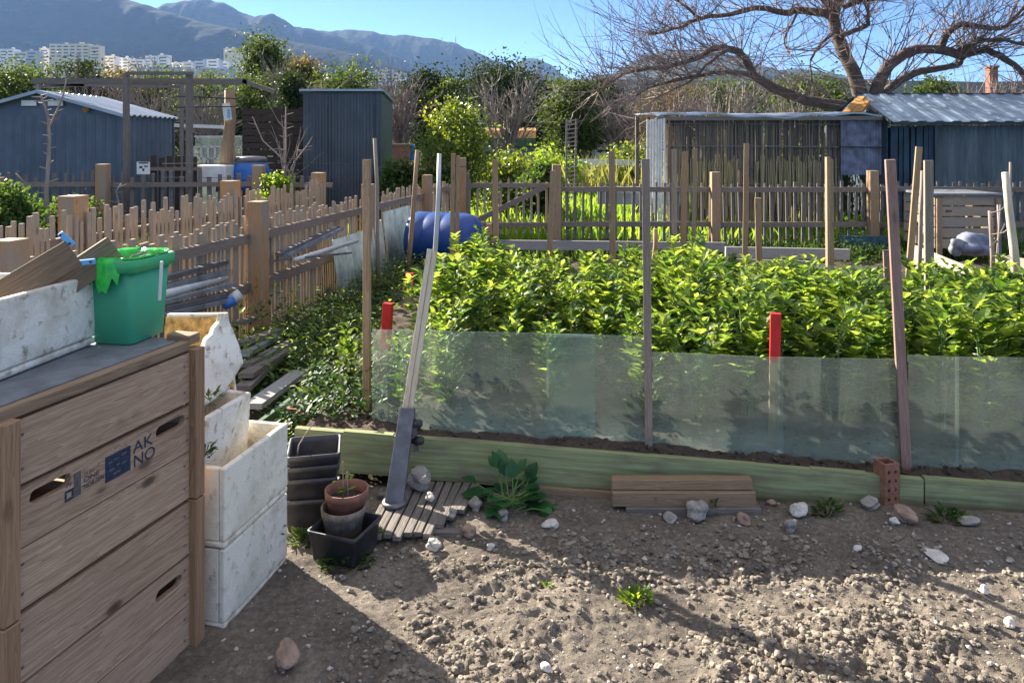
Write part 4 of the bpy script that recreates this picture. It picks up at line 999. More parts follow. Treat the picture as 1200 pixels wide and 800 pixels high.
# pipes and bars
leafmass0 = None
def bars(lst, nm, m):
    for (xa, ya, Da, xb, yb, Db, w, lab, mm) in lst:
        b = MB(); a, c = W(xa, ya, Da), W(xb, yb, Db)
        if mm in ('silver', 'blued'): b.tube([a, c], w/2, 10)
        else: b.beam(a, c, w, w*.6)
        tag(b.build(nm, mm, loc=a), lab, 'metal bar' if mm != 'old' else 'plank')
bars([(331, 301, 6.45, 400, 268, 7.7, .055, 'upper grey metal bar hanging on the near fence rail', 'alu'),
      (345, 305, 6.3, 418, 282, 7.5, .045, 'round silver pipe hanging on the near fence, lowest of the group', 'silver'),
      (325, 298, 6.4, 396, 266, 7.7, .04, 'thin dark bar hanging on the near fence behind the upper grey one', 'steel')], 'metal_bar', 'alu')
b = MB(); b.beam(W(308, 307, 6.3), W(412, 296, 6.6), .015, .02); tag(b.build('hook', 'steel', loc=W(308, 307, 6.3)), 'dark bracket holding the metal bars on the near fence', 'bracket')
lb = ['lowest silver bar of the pile leaning on the near fence behind the caddy', 'second bar from the bottom of the pile behind the caddy', 'third bar from the bottom of the pile behind the caddy', 'fourth bar from the bottom of the pile behind the caddy', 'fifth bar from the bottom of the pile behind the caddy', 'topmost dark bar of the pile behind the caddy']
for i in range(6):
    bars([(180, 372-i*9+R.uniform(-3, 3), 4.3+.05*i, 268+R.uniform(-8, 10), 352-i*9+R.uniform(-3, 3), 5.5+.05*i, .045+.01*(i % 2), lb[i], ('alu', 'steel', 'alu', 'silver', 'alu', 'steel')[i])], 'metal_bar', 'alu')
b = MB(); b.tube([W(262, 358, 5.3), W(274, 352, 5.35)], .035, 12); tag(b.build('pipe_end', 'blued', loc=W(262, 358, 5.3)), 'blue plastic pipe end poking from the bar pile', 'pipe')
b = MB(); b.tube([W(270, 353, 5.36), W(282, 344, 5.40)], .045, 12); tag(b.build('pipe_end', 'silver', loc=W(270, 353, 5.36)), 'grey round pipe end at the tip of the bar pile', 'pipe')
pl = ['lowest grey plank of the heap on the ground behind the foam boxes', 'second grey plank of the heap behind the foam boxes', 'third grey plank of the heap behind the foam boxes', 'fourth grey plank of the heap behind the foam boxes', 'uppermost grey plank of the heap, ending by the fence post', 'pale plank lying along the dark green board', 'dark plank lying beneath the fence at the post foot']
for i, (xa, ya, xb, yb, D0, D1, w) in enumerate(((285, 455, 330, 410, 4.3, 5.2, .09), (288, 440, 338, 408, 4.4, 5.3, .09), (287, 428, 345, 400, 4.6, 5.5, .08), (285, 415, 322, 395, 4.7, 5.6, .08), (283, 402, 326, 387, 4.9, 5.8, .09), (296, 476, 352, 436, 3.9, 4.7, .10), (275, 380, 300, 372, 5.4, 5.9, .07))):
    b = MB(); b.beam(W(xa, ya, D0), W(xb, yb, D1), w, .03); tag(b.build('plank', ('old', 'old', 'old', 'alu', 'old', 'greywood', 'old')[i], loc=W(xa, ya, D0)), pl[i], 'plank')
# ------------------------------------------------------------------ blue drum
t = thing('blue_drum', 'big blue plastic drum lying on its side at the end of the near fence', 'drum', W(522, 312, 8.7))
c = W(524, 281, 8.7); ax = V(.93, -.36, 0).normalized(); b = MB(); r = .32
b.lathe(c-ax*.43, [(r*.80, 0), (r*.96, .02), (r, .05), (r, .20), (r*.985, .212), (r*.985, .238), (r, .25), (r, .42), (r*.985, .432), (r*.985, .458), (r, .47), (r, .66), (r*.94, .74), (r*.80, .80), (r*.58, .84), (r*.5, .845)], 40, axis=ax); b.build('body', 'blue', t)
b = MB(); b.lathe(c+ax*.413, [(.07, 0), (.07, .03), (.05, .035)], 16, axis=ax); b.build('cap', 'steel', t)
b = MB(); b.box(c-ax*.47+V(0, 0, .02), ax*.10, V(0, .12, 0), V(0, 0, .10)); b.build('handle', 'blue', t, bevel=.01)
b = MB(); b.beam(W(550, 320, 8.2), W(572, 296, 8.5), .16, .02); tag(b.build('glass_sheet', 'corr', loc=W(550, 320, 8.2)), 'small pale sheet leaning at the right end of the blue drum', 'sheet')
# ------------------------------------------------------------------ far right compost box
t = thing('slatted_compost_box', 'light brown wooden compost box standing at the far fence on the right', 'compost bin', W(1130, 300, 10.0))
D = 9.9
for i in range(5):
    z0, z1 = W(0, 291-i*12.6, D).z, W(0, 291-(i+1)*12.6+1.6, D).z; b = MB(); x0, x1 = W(1098, 0, D).x, W(1171, 0, D).x
    if i in (2+1,): b.plate([(x0, z0), (x1, z0), (x1, z1), (x0, z1)], [stad(x0+.10, x0+.20, (z0+z1)/2, .018)], (0, D, 0), (1, 0, 0), (0, 0, 1), (0, -1, 0), .02)
    else: b.bx(x0, x1, D, D+.02, z0, z1)
    b.build('plank', 'fence', t)
    b = MB(); b.bx(x0-.02, x0, D+.021, D+.8, z0, z1); b.build('side_plank', 'fence', t); b = MB(); b.bx(x1, x1+.02, D+.021, D+.8, z0, z1); b.build('side_plank', 'fence', t)
for x in (W(1100, 0, D).x, W(1169, 0, D).x): b = MB(); b.bx(x-.035, x+.035, D-.025, D-.003, 0.05, .84); b.build('corner_post', 'plankb', t)
b = MB(); b.bx(W(1092, 0, D).x, W(1174, 0, D).x, D-.04, D+.82, .872, .90); b.build('lid', 'lid', t)
def bundle(name, label, c, rx, ry, rz, m, cat):
    b = MB(); b.rock(c, rx, ry, rz, sub=2); o = b.build(name, m, loc=(c[0], c[1], c[2]-rz)); 
    for p in o.data.polygons: p.use_smooth = True
    return tag(o, label, cat)
bundle('grey_sack', 'grey crumpled sack lying in front of the far compost box', W(1140, 287, 8.9), .26, .2, .13, 'ply', 'sack')
bundle('dark_sack', 'small dark sack left of the grey one before the compost box', W(1121, 289, 8.8), .08, .1, .10, 'lid', 'sack')
# ------------------------------------------------------------------ weeds left of the bed
def leafmass(name, label, boxes, m, ls, cat='weeds', z0=0):
    b = MB()
    for (x0, x1, y0, y1, h, n) in boxes:
        k = 0
        while k < n:
            x, y = R.uniform(x0, x1), R.uniform(y0, y1); q = float(fbm(np.array(x*3.+5), np.array(y*3.), 3))
            if q < .40: k += .3; continue
            if x < A0.x+.183*(y-3.7)+.07: k += .2; continue
            z = z0+R.random()**1.4*h*(q*1.6); a = R.uniform(0, 6.283)
            b.leaf(V(x, y, z), V(math.cos(a), math.sin(a), R.uniform(-.1, 1.2)), V(0, 0, 1), ls*R.uniform(.6, 1.4), ls*R.uniform(.35, .65), R.random()); k += 1
    return tag(b.build(name, m), label, cat, kind='stuff')
leafmass('weed_cover', 'tangle of green weeds between the near fence and the bean bed', [(-2.2, -.75, 4.6, 6.6, .30, 1900), (-1.75, -.55, 6.5, 9.5, .36, 2600), (-1.25, -.68, 3.62, 5.0, .22, 1500)], 'weed', .05)
leafmass('dark_ground_leaves', 'low dark green leaves covering the ground under the weeds', [(-2.2, -.72, 4.2, 6.6, .10, 1800), (-1.8, -.5, 6.4, 9.8, .2, 2200)], 'weedd', .05)
leafmass('bed_corner_leaves', 'dark green leaves filling the bed corner left of the first glass pane', [(-1.15, -.66, 3.62, 4.6, .14, 900)], 'weedd', .055, z0=.17)
leafmass('bed_corner_tips', 'light green weed leaves in the bed corner left of the first glass pane', [(-1.1, -.70, 3.70, 4.6, .30, 420)], 'weed', .05, z0=.2)
leafmass('light_weed_tips', 'pale yellow-green weed tips lit by the sun beside the near fence', [(-2.1, -.9, 4.5, 6.6, .40, 1300), (-1.6, -.8, 6.6, 9, .4, 500)], 'lime', .045)
leafmass('back_weeds', 'green weeds behind the back of the bed at the right', [(2.4, 5.0, 6.1, 8.0, .30, 2200), (3.9, 5.4, 9.2, 10.8, .3, 900), (1.4, 2.4, 8.2, 9.4, .1, 300)], 'weed', .05)
xs_ = None
# ------------------------------------------------------------------ sheds
def shed_gable():
    t = thing('metal_shed', 'low blue-grey corrugated metal shed with a pale gable roof at the far left', 'shed', (-8.88, 15, 0))
    X1, Xr, X0, Y0, Y1, ze, zr = -7.37, -8.88, -10.4, 14.0, 16.12, 2.09, 2.50
    b = MB(); b.corr((X0, Y0, -.03), (1, 0, 0), (0, 0, 1), X1-X0, ze+.03, .19, .022, (0, -1, 0), 16, True)
    b.add([(X0, Y0+.002, ze), (X1, Y0+.002, ze), (Xr, Y0+.002, zr-.01)], [(0,1,2)], [[(0,0)]*3]); b.build('front_wall', 'shedb', t)
    b = MB(); b.corr((X1, Y0, -.03), (0, 1, 0), (0, 0, 1), Y1-Y0, ze+.02, .19, .022, (1, 0, 0), 16, True); b.build('side_wall', 'shedb', t)
    b = MB(); b.bx(X0, X1-.01, Y1-.02, Y1, 0, ze); b.build('back_wall', 'shedb', t)
    for (sx, name) in ((X1+.13, 'roof_panel'), (X0-.13, 'roof_panel')):
        b = MB(); zz = ze-.02; a = V(sx, Y0-.12, zz); r_ = V(Xr, Y0-.12, zr+.02); vv = r_-a; b.corr(a, (0, 1, 0), vv, Y1-Y0+.24, vv.length, .21, .03, (0, 0, 1), 16, True); o = b.build(name, 'roofm', t); s = o.modifiers.new('s', 'SOLIDIFY'); s.thickness = .006
    b = MB(); b.beam((X1+.14, Y0-.13, ze-.03), (Xr, Y0-.13, zr+.02), .02, .06); b.beam((Xr, Y0-.13, zr+.02), (X0-.14, Y0-.13, ze-.03), .02, .06); b.build('barge_trim', 'roofm', t)
    for px in (34, 65): 
        b = MB(); c = W(px, 121, 13.96); b.box(c, (.28, 0, 0), (0, .02, 0), (0, 0, .10)); f = b.build('vent', 'white', t)
    b = MB(); c = W(101, 128, 13.95); b.lathe(c, [(.06, 0), (.06, .02)], 14, axis=(0, -1, 0)); b.build('round_badge', 'rust', t)
    for k in (0, 1): b = MB(); b.beam((X1+.01, Y0-.03+k*(Y1-Y0+.04), 0), (X1+.01, Y0-.03+k*(Y1-Y0+.04), ze), .05, .05, up=(0,1,0)); b.build('corner_trim', 'shedb', t)
shed_gable()
t = thing('dark_shed', 'tall dark slate metal shed with a flat sloping roof, left of the citrus tree', 'shed', (-3.2, 14.6, 0))
X0, X1, Y0, Y1, z0, z1 = -3.94, -2.46, 14.0, 15.2, 2.52, 2.38
b = MB(); b.corr((X0, Y0, -.03), (1, 0, 0), (0, 0, 1), X1-X0, z0+.02, .12, .016, (0, -1, 0), 16, True); b.build('front_wall', 'shedd', t)
b = MB(); b.corr((X1, Y0, -.03), (0, 1, 0), (0, 0, 1), Y1-Y0, z1+.0, .12, .012, (1, 0, 0), 16, True); b.hexa([(X1-.01, Y0+.01, z1-.03), (X1, Y0+.01, z1-.03), (X1, Y1, z1-.03), (X1-.01, Y1, z1-.03), (X1-.01, Y0+.01, z0), (X1, Y0+.01, z0), (X1, Y1, z1-.01), (X1-.01, Y1, z1-.01)]); b.build('side_wall', 'shedg', t)
b = MB(); b.bx(X0, X0+.02, Y0+.03, Y1, 0, z1); b.bx(X0, X1, Y1-.02, Y1, 0, z1-.02); b.build('back_wall', 'shedd', t)
b = MB(); b.hexa([(X0-.05, Y0-.08, z0+.01), (X1+.05, Y0-.08, z0+.01), (X1+.05, Y1+.06, z1), (X0-.05, Y1+.06, z1), (X0-.05, Y0-.08, z0+.05), (X1+.05, Y0-.08, z0+.05), (X1+.05, Y1+.06, z1+.04), (X0-.05, Y1+.06, z1+.04)]); b.build('roof', 'roofm', t)
b = MB(); b.bx(-3.45, -3.41, Y0-.035, Y0-.02, .02, 2.3); b.bx(-2.65, -2.61, Y0-.035, Y0-.02, .02, 2.3); b.build('door_edges', 'shedd', t)
# dark slatted screen
t = thing('slatted_screen', 'dark brown horizontal slat screen left of the slate shed', 'screen', W(318, 200, 15)); b = MB()
for i in range(15): z = .25+i*.138; b.beam((W(284, 0, 15).x, 15, z), (W(354, 0, 15).x, 15, z+R.uniform(-.01, .01)), .02, .118)
b.build('slats', 'darkw', t)
for px in (286, 322, 352): b = MB(); b.beam((W(px, 0, 15).x, 15.05, 0), (W(px, 0, 15).x, 15.05, 2.28), .08, .06, up=(0,1,0)); b.build('post', 'darkw', t)
# pergola
t = thing('pergola', 'grey wooden pergola frame standing right of the blue-grey shed', 'pergola', W(185, 230, 13)); PG = 'old'
for (px, py, D, w) in ((148, 86, 12.6, .08), (222, 86, 12.6, .09), (213, 97, 14.4, .06), (45, 94, 14.4, .06)):
    p = W(px, py, D); b = MB(); b.beam((p.x, D, -.03), (p.x, D, p.z), w, w, up=(0, 1, 0)); b.build('post', PG, t)
for (xa, ya, xb, yb, D, h) in ((148, 86, 226, 86, 12.55, .05), (38, 95, 290, 96, 12.8, .10), (60, 99, 215, 102, 14.5, .06), (285, 95, 322, 108, 12.8, .07), (40, 102, 100, 100, 14.5, .05)):
    b = MB(); b.beam(W(xa, ya, D), W(xb, yb, D), .07, h); b.build('beam', PG, t)
b = MB(); b.beam(W(205, 113, 12.7), W(280, 116, 13), .02, .02); b.beam(W(205, 126, 12.7), W(284, 125, 13), .02, .02); b.build('wire', 'wire', t)
# fence planks at the foot of pergola
t = thing('plank_barrier', 'short dark plank panel at the foot of the pergola posts', 'panel', W(200, 215, 12.9)); b = MB()
for i in range(6): x = W(180+i*9.5, 0, 12.9).x; b.beam((x, 12.9, 0), (x, 12.9, 1.32+R.uniform(-.04, .04)), .10, .02, up=(0, 1, 0))
b.build('planks', 'darkw', t); b = MB(); b.beam(W(176, 198, 12.86), W(236, 198, 12.86), .03, .06); b.build('rail', 'rail', t)
# sign on the fence
t = thing('small_sign', 'small white rectangular notice fixed above the back left pickets', 'sign', W(168, 205, 12.05)); b = MB(); b.box(W(168, 197, 12.05), (.21, 0, 0), (0, .012, 0), (0, 0, .20)); b.build('board', 'white', t)
b = MB(); 
for (x, y, w, h) in ((168, 191, .16, .02), (165, 196, .05, .03), (171, 195, .06, .02), (168, 199, .03, .04)): b.box(W(x, y, 12.04), (w, 0, 0), (0, .004, 0), (0, 0, h))
b.build('print', 'ink', t)
b = MB(); b.bx(W(168, 0, 12.07).x-.015, W(168, 0, 12.07).x+.015, 12.06, 12.08, 0, 1.2); b.build('post', 'old', t)
# old post with poster
t = thing('old_post', 'rough brown wooden post with a white paper, right of the pergola', 'post', W(268, 215, 13.4)); b = MB()
b.tube([W(262, 225, 13.4), W(266, 180, 13.4), W(270, 140, 13.4), W(269, 106, 13.4)], [.14, .11, .10, .09], 8); b.tube([W(276, 222, 13.5), W(272, 170, 13.45)], [.08, .05], 6); b.build('trunk', 'plankb', t)
b = MB(); b.box(W(266, 131, 13.25), (.14, 0, .02), (0, .01, 0), (-.04, 0, .30)); b.build('paper', 'white', t)
b = MB(); b.box(W(268, 133, 13.24), (.05, 0, 0), (0, .006, 0), (0, 0, .16)); b.build('print', 'bluec', t)
# cold frame/greenhouse
t = thing('small_greenhouse', 'small pale greenhouse with thin frames between the pergola and the slat screen', 'greenhouse', W(255, 200, 15.5)); b = MB()
for px in range(228, 287, 8): x = W(px, 0, 15.5).x; b.beam((x, 15.5, 0), (x, 15.5, W(0, 172, 15.5).z), .035, .03, up=(0, 1, 0))
for py in (172, 186, 160): b.beam(W(228, py, 15.5), W(286, py, 15.5), .03, .03)
b.beam(W(205, 147, 15.4), W(262, 149, 15.4), .08, .07); b.build('frame', 'white', t)
b = MB(); x0, x1 = W(228, 0, 15.5).x, W(286, 0, 15.5).x; b.bx(x0, x1, 15.53, 15.535, 0, W(0, 160, 15.5).z); b.build('glazing', 'glass', t)
b = MB(); b.box(W(252, 204, 13.2), (.55, 0, 0), (0, .5, 0), (0, 0, .32)); tag(b.build('white_crate', 'white', loc=W(252, 214, 13.2), bevel=.02), 'white plastic crate behind the back left pickets', 'crate')
# blue tank
t = thing('blue_tank', 'blue plastic tank with a grey rounded lid behind the back left pickets', 'tank', W(294, 225, 13.6)); c = W(294, 222, 13.6)
b = MB(); zt = W(0, 190, 13.6).z-c.z; b.lathe(c, [(.28, 0), (.31, .05), (.335, zt-.18), (.30, zt-.03), (.27, zt)], 28); b.build('body', 'blued', t)
b = MB(); b.lathe(c+V(0, 0, zt-.01), [(.26, 0), (.29, .02), (.29, .07), (.24, .11), (.02, .12)], 28); b.build('lid', 'steel', t)
# red cart behind
t = thing('red_box', 'dark red box beside a blue one right of the slate shed', 'box', W(470, 188, 19)); b = MB(); b.box(W(468, 180, 19), (.55, 0, 0), (0, .5, 0), (0, 0, .45)); b.build('box', 'terra', t); b = MB(); b.box(W(468, 169.5, 19), (.62, 0, 0), (0, .55, 0), (0, 0, .05)); b.build('lid', 'plankb', t)
b = MB(); b.box(W(483, 179, 19.2), (.14, 0, 0), (0, .3, 0), (0, 0, .4)); tag(b.build('blue_box', 'blued', loc=W(483, 190, 19.2), bevel=.02), 'small blue box touching the dark red box', 'box')
# orange strip and grey tarps far
t = thing('orange_canopy', 'far low shelter with an orange roof edge seen through bare bushes', 'shelter', W(590, 185, 34)); b = MB(); b.hexa([W(556, 162, 34), W(628, 162, 34), W(628, 162, 37), W(556, 162, 37), W(560, 153, 34.5), W(628, 153, 34.5), W(628, 150, 36.5), W(560, 150, 36.5)]); b.build('roof', 'rust', t)
b = MB(); b.hexa([W(566, 185, 34.3), W(626, 185, 34.3), W(626, 184, 36.5), W(566, 184, 36.5), W(566, 161, 34.3), W(626, 161, 34.3), W(626, 161, 36.5), W(566, 161, 36.5)]); b.build('wall', 'ply', t)
b = MB(); b.box(W(616, 168, 28), (.75, 0, 0), (0, .8, 0), (0, 0, .32)); tag(b.build('green_box', 'greend', loc=W(616, 174, 28), bevel=.05), 'dark green box in front of the orange-roofed shelter', 'box')
# white far boards / plastic tunnel
for (xa, xb, y, D, lab) in ((678, 758, 190, 22, 'long white board across the back of the sunlit field'), (715, 800, 222, 14.5, 'white plank behind the far fence before the reed shelter corner')):
    b = MB(); b.beam(W(xa, y, D), W(xb, y+1, D), .05, .17 if D > 20 else .12); tag(b.build('white_board', 'white', loc=W(xa, y+6, D)), lab, 'board')
b = MB(); b.beam(W(700, 232, 13.2), W(800, 233, 13.2), .04, .22); tag(b.build('low_barrier', 'greywood', loc=W(700, 240, 13.2)), 'grey panel behind the pickets left of the reed shelter', 'panel')
b = MB(); b.beam(W(680, 183, 30), W(730, 183, 30), .1, .5); b.beam(W(700, 174, 30), W(730, 174, 30), .1, .3); tag(b.build('white_shed_wall', 'bw', loc=W(680, 190, 30)), 'far white low wall behind the dry grasses', 'wall')
# trellis ladder
t = thing('ladder_trellis', 'narrow grey ladder-like trellis post standing behind the gate', 'trellis', W(668, 235, 12.5)); b = MB()
for px in (663, 674): b.beam(W(px, 240, 12.5), W(px+1.5, 139, 12.5), .035, .03, up=(0, 1, 0))
b.build('uprights', 'old', t); b = MB()
for i in range(19): y = 142+i*5; b.beam(W(663, y, 12.48), W(676, y-1.5, 12.48), .02, .022)
b.build('rungs', 'stake2', t)
# ------------------------------------------------------------------ reed shelter
t = thing('reed_shelter', 'long reed-walled shelter with a flat sagging roof behind the far fence', 'shelter', W(890, 235, 13.3)); D = 13.2
reed = MB(); x0, x1 = W(778, 0, D).x, W(985, 0, D).x; x = x0
for lay in range(2):
    x = x0+lay*.01
    while x < x1:
        px = CX+x/D*F; 
        if R.random() < (.96 if lay == 0 else .6):
            zt = 1.6+(165-140)/F*D+R.uniform(-.02, .02); zb = 0.0
            if R.random() < .12: zb = R.uniform(.4, 1.2)
            k = R.random(); w = R.uniform(.010, .022)
            if R.random() < .3: zt -= R.random()**3*.5
            reed.beam((x, D+R.uniform(-.01, .02)+lay*.03, zb), (x+R.gauss(0, .022), D+R.uniform(-.01, .02)+lay*.03, zt), w, w, up=(0, 1, 0))
            for q in range(6): reed.u[-1-q] = [(k, .1)]*4
        x += R.uniform(.011, .021)
reed.build('reed_wall', 'reed', t)
lo_ = MB(); x = W(800, 0, D-.06).x
while x < W(978, 0, D).x:
    k = R.uniform(.5, 1); zt = W(0, 186+R.uniform(-4, 5), D).z
    if fbm(np.array(x*2.2), np.array(3.1), 2) > .36: lo_.beam((x+R.gauss(0, .03), D-.06+R.uniform(-.01, .01), R.uniform(.1, .5)), (x, D-.05, zt), .016, .012, up=(0, 1, 0))
    else: x += .03
    x += R.uniform(.014, .04)
lo_.u = [[(R.uniform(.6, 1), .1)]*4 for _ in lo_.u]
lo_.build('lit_lower_reeds', 'reedlit', t)  # front tier of reeds, its sunlit look painted in by colour
bk = MB(); x = x0
while x < x1+.6:
    k = R.random(); zt = 1.95
    if R.random() < .78: bk.beam((x, 15.2+R.uniform(-.02, .02), 0), (x+R.gauss(0, .02), 15.2, zt+R.uniform(-.5, 0)), .025, .02, up=(0, 1, 0)); 
    x += R.uniform(.03, .08)
for q in range(len(bk.u)): bk.u[q] = [(R.random(), .1)]*4
bk.build('rear_reed_wall', 'reed', t)
for py in (171, 196, 215, 145): b = MB(); b.beam(W(778, py, D-.04), W(985, py+1, D-.04), .012, .018); b.build('cross_rail', 'old', t)
for px in (765, 830, 905, 984, 1036): b = MB(); p = W(px, 138, D+.06); b.beam((p.x, p.y, 0), p, .07, .07, up=(0, 1, 0)); b.build('post', 'old', t)
for px in (770, 905, 1030): b = MB(); p = W(px, 138, D); b.beam((p.x, 15.3, 0), (p.x, 15.3, 2.1), .07, .07, up=(0, 1, 0)); b.build('post', 'old', t)
b = MB(); n = 24; vs = []
for i in range(n+1):
    px = 770+(1040-770)*i/n; sag = .02*math.sin(i*1.3)+.03*math.sin(i*.4)
    for (DD, zz) in ((D-.15, 2.06+sag), (D+1.0, 2.13+sag*.5), (D+2.4, 2.17)): vs.append((W(px, 0, D).x, DD, zz))
fs = [(3*i+j, 3*i+3+j, 3*i+4+j, 3*i+1+j) for i in range(n) for j in range(2)]; b.add(vs, fs, [[(0,0)]*4]*len(fs)); o = b.build('roof', 'roofm', t); s = o.modifiers.new('s', 'SOLIDIFY'); s.thickness = .03
b = MB(); b.beam((W(768, 0, D).x, D-.12, 1.99), (W(1045, 0, D).x, D-.12, 2.0), .05, .07); b.build('eave_beam', 'old', t)
b = MB(); a = W(985, 141, D-.07); b.corr((a.x, a.y, W(0, 205, D).z), (1, 0, 0), (0, 0, 1), .73, a.z-W(0, 205, D).z, .05, .012, (0, -1, 0), 8); b.build('corrugated_panel', 'ply', t)
b = MB(); b.beam(W(984, 172, D-.10), W(1034, 173, D-.10), .01, .02); b.build('cross_rail', 'darkw', t)
cu = MB()
for i in range(7):
    px = 759+i*3.2; cu.beam(W(px, 138+R.uniform(0, 3), D-.1-i*.01), W(px+R.uniform(-2, 2), 272-R.uniform(0, 40), D-.12-i*.01), .035, .015, up=(0, 1, 0))
cu.build('hanging_strips', 'white', t)
# ------------------------------------------------------------------ tin shed right
t = thing('tin_shed', 'dark weathered tin shed with a blue-grey sloping roof at the right edge', 'shed', W(1150, 240, 13)); De = 12.9; Dr = 14.15
xe = 6.57; XR = 11.0; ze = EYE+22/F*De; zr = EYE+54/F*Dr
b = MB(); a = V(xe-.02, De-.12, ze); vv = V(0, Dr-De+.12, zr-ze+.0); b.corr(a, (1, 0, 0), vv, XR-xe, vv.length, .30, .02, (0, -.4, .9), 14, True); o = b.build('roof', 'roofr', t); s = o.modifiers.new('s', 'SOLIDIFY'); s.thickness = .012
b = MB(); b.beam((xe-.03, De-.13, ze-.03), (XR, De-.13, ze-.03), .03, .05); b.beam((xe-.04, De-.12, ze-.02), (xe-.04, Dr, zr-.02), .03, .06); b.beam((xe-.04, Dr+.02, zr+.01), (XR, Dr+.02, zr+.01), .05, .04); b.build('roof_edge', 'wire', t)
xm = W(1096, 0, De).x
b = MB(); b.corr((xm, De+.02, 0), (1, 0, 0), (0, 0, 1), XR-xm, ze-.06, .076, .018, (0, -1, 0), 8); b.build('tin_wall', 'tin', t)
b = MB(); x = xe+.03
while x < xm-.02: w = R.uniform(.07, .14); b.beam((x+w/2, De+.05+R.uniform(0, .03), R.uniform(0, .1)), (x+w/2, De+.05, ze-.07), w*.9, .02, up=(0, 1, 0)); x += w+R.uniform(.0, .03)
b.build('plank_wall', 'tind', t)
b = MB(); b.bx(xe-.02, xe+.0, De+.08, 15.6, 0, ze-.05); b.bx(xe+.003, XR, 15.58, 15.6, 0, ze-.05); b.build('side_wall', 'tind', t)
b = MB(); b.add([(xe-.01, De, ze-.04), (xe-.01, 15.6, ze-.04), (xe-.01, Dr, zr-.05)], [(0,1,2)], [[(0,0)]*3]); b.build('gable', 'tind', t)
b = MB(); a = V(xe-.02, 15.7, ze); vv = V(0, Dr-15.7, zr-ze); b.corr(a, (1, 0, 0), vv, XR-xe, vv.length, .30, .02, (0, .4, .9), 8, True); o = b.build('rear_roof', 'roofr', t)
b = MB(); b.beam(W(992, 132, 13.6), W(1010, 114, 13.9), .15, .04, up=(0, 0, 1)); b.beam(W(1004, 132, 13.5), W(1014, 118, 13.7), .2, .05, up=(0, 0, 1)); b.build('orange_board', 'rust', t)
t2 = thing('brick_chimney', 'far narrow brick chimney rising above the tin shed roof', 'chimney', W(1162, 110, 40)); b = MB(); p = W(1162, 80, 40); b.bx(p.x-.22, p.x+.22, 39.8, 40.2, 0, p.z); b.build('stack', 'brick', t2); b = MB(); b.bx(p.x-.27, p.x+.27, 39.75, 40.25, p.z, p.z+.12); b.build('cap', 'brick', t2)
# ------------------------------------------------------------------ big bare tree
R.seed(5)
t = thing('bare_tree', 'large bare spreading tree with dark crooked limbs behind the tin shed', 'tree', W(1020, 240, 16)); tr = MB(); tw = MB()
limbs = []
def limb(pts, r0, r1, D0=16, D1=None):
    D1 = D1 or D0; n = len(pts); P = [W(x, y, D0+(D1-D0)*i/(n-1)) for i, (x, y) in enumerate(pts)]
    # smooth
    Q = []
    for i in range(n-1):
        p0, p1, p2, p3 = P[max(i-1, 0)], P[i], P[i+1], P[min(i+2, n-1)]
        for k in range(3):
            u = k/3; Q.append(.5*((2*p1)+(p2-p0)*u+(2*p0-5*p1+4*p2-p3)*u*u+(3*p1-p0-3*p2+p3)*u**3)+V(R.gauss(0, .012), R.gauss(0, .02), R.gauss(0, .012)))
    Q.append(P[-1]); m = len(Q); rs = [(r0+(r1-r0)*i/(m-1))*R.uniform(.94, 1.08) for i in range(m)]; tr.tube(Q, rs, 8); limbs.append((Q, rs))
_l = limb
def limb(p, a, b, *c): _l(p, a*.82, b*.8, *c)
limb([(1012, 240), (1018, 160), (1015, 125)], .28, .24)
limb([(1018, 132), (1004, 95), (988, 60), (980, 35), (977, 18), (985, -12), (990, -50), (1000, -90)], .21, .08, 16, 16.5)
limb([(978, 22), (960, 13), (935, 13), (920, 15), (885, 9), (855, 17), (820, 22), (790, 35), (760, 40)], .12, .025, 16, 15)
limb([(1022, 130), (1030, 98), (1042, 76), (1065, 60), (1095, 58), (1125, 63), (1155, 60), (1180, 70), (1200, 90), (1215, 120)], .18, .05, 16, 15)
limb([(1030, 118), (1050, 98), (1072, 86), (1100, 80), (1122, 77), (1130, 66), (1150, 58)], .13, .04, 16, 15.4)
limb([(1102, 58), (1112, 38), (1128, 29), (1160, 33), (1178, 30), (1200, 8), (1215, -20)], .10, .03, 15.6, 15)
limb([(1125, 60), (1150, 48), (1180, 48), (1210, 55)], .07, .03, 15.4, 14.6)
limb([(1012, 132), (985, 124), (955, 120), (925, 110), (895, 97), (880, 84), (872, 68), (858, 58), (838, 56), (820, 66), (800, 75), (770, 80), (740, 84), (715, 97), (700, 108)], .16, .02, 16, 14.4)
limb([(884, 88), (860, 85), (835, 86), (800, 92), (770, 100), (745, 112)], .07, .015, 15, 14.2)
limb([(984, 44), (1000, 36), (1018, 28), (1014, 8), (1012, -20)], .08, .03, 16, 15.6)
limb([(978, 38), (958, 56), (950, 70), (952, 95), (948, 112)], .05, .015, 16, 15.4)
limb([(988, 8), (1010, 0), (1045, -4), (1080, -12)], .09, .04, 16, 15.5)
limb([(976, 15), (950, -15), (900, -40), (840, -60)], .10, .03, 16, 15)
limb([(935, 12), (925, 35), (918, 50), (925, 62)], .04, .012, 15.7, 15.3)
limb([(1000, -50), (1060, -70), (1130, -60), (1180, -40)], .09, .03, 16, 15)
limb([(820, 22), (800, 5), (780, -10), (760, -35)], .04, .012, 15.2, 14.8)
limb([(855, 58), (835, 70), (815, 90), (790, 105), (765, 118)], .05, .012, 14.8, 14.2)
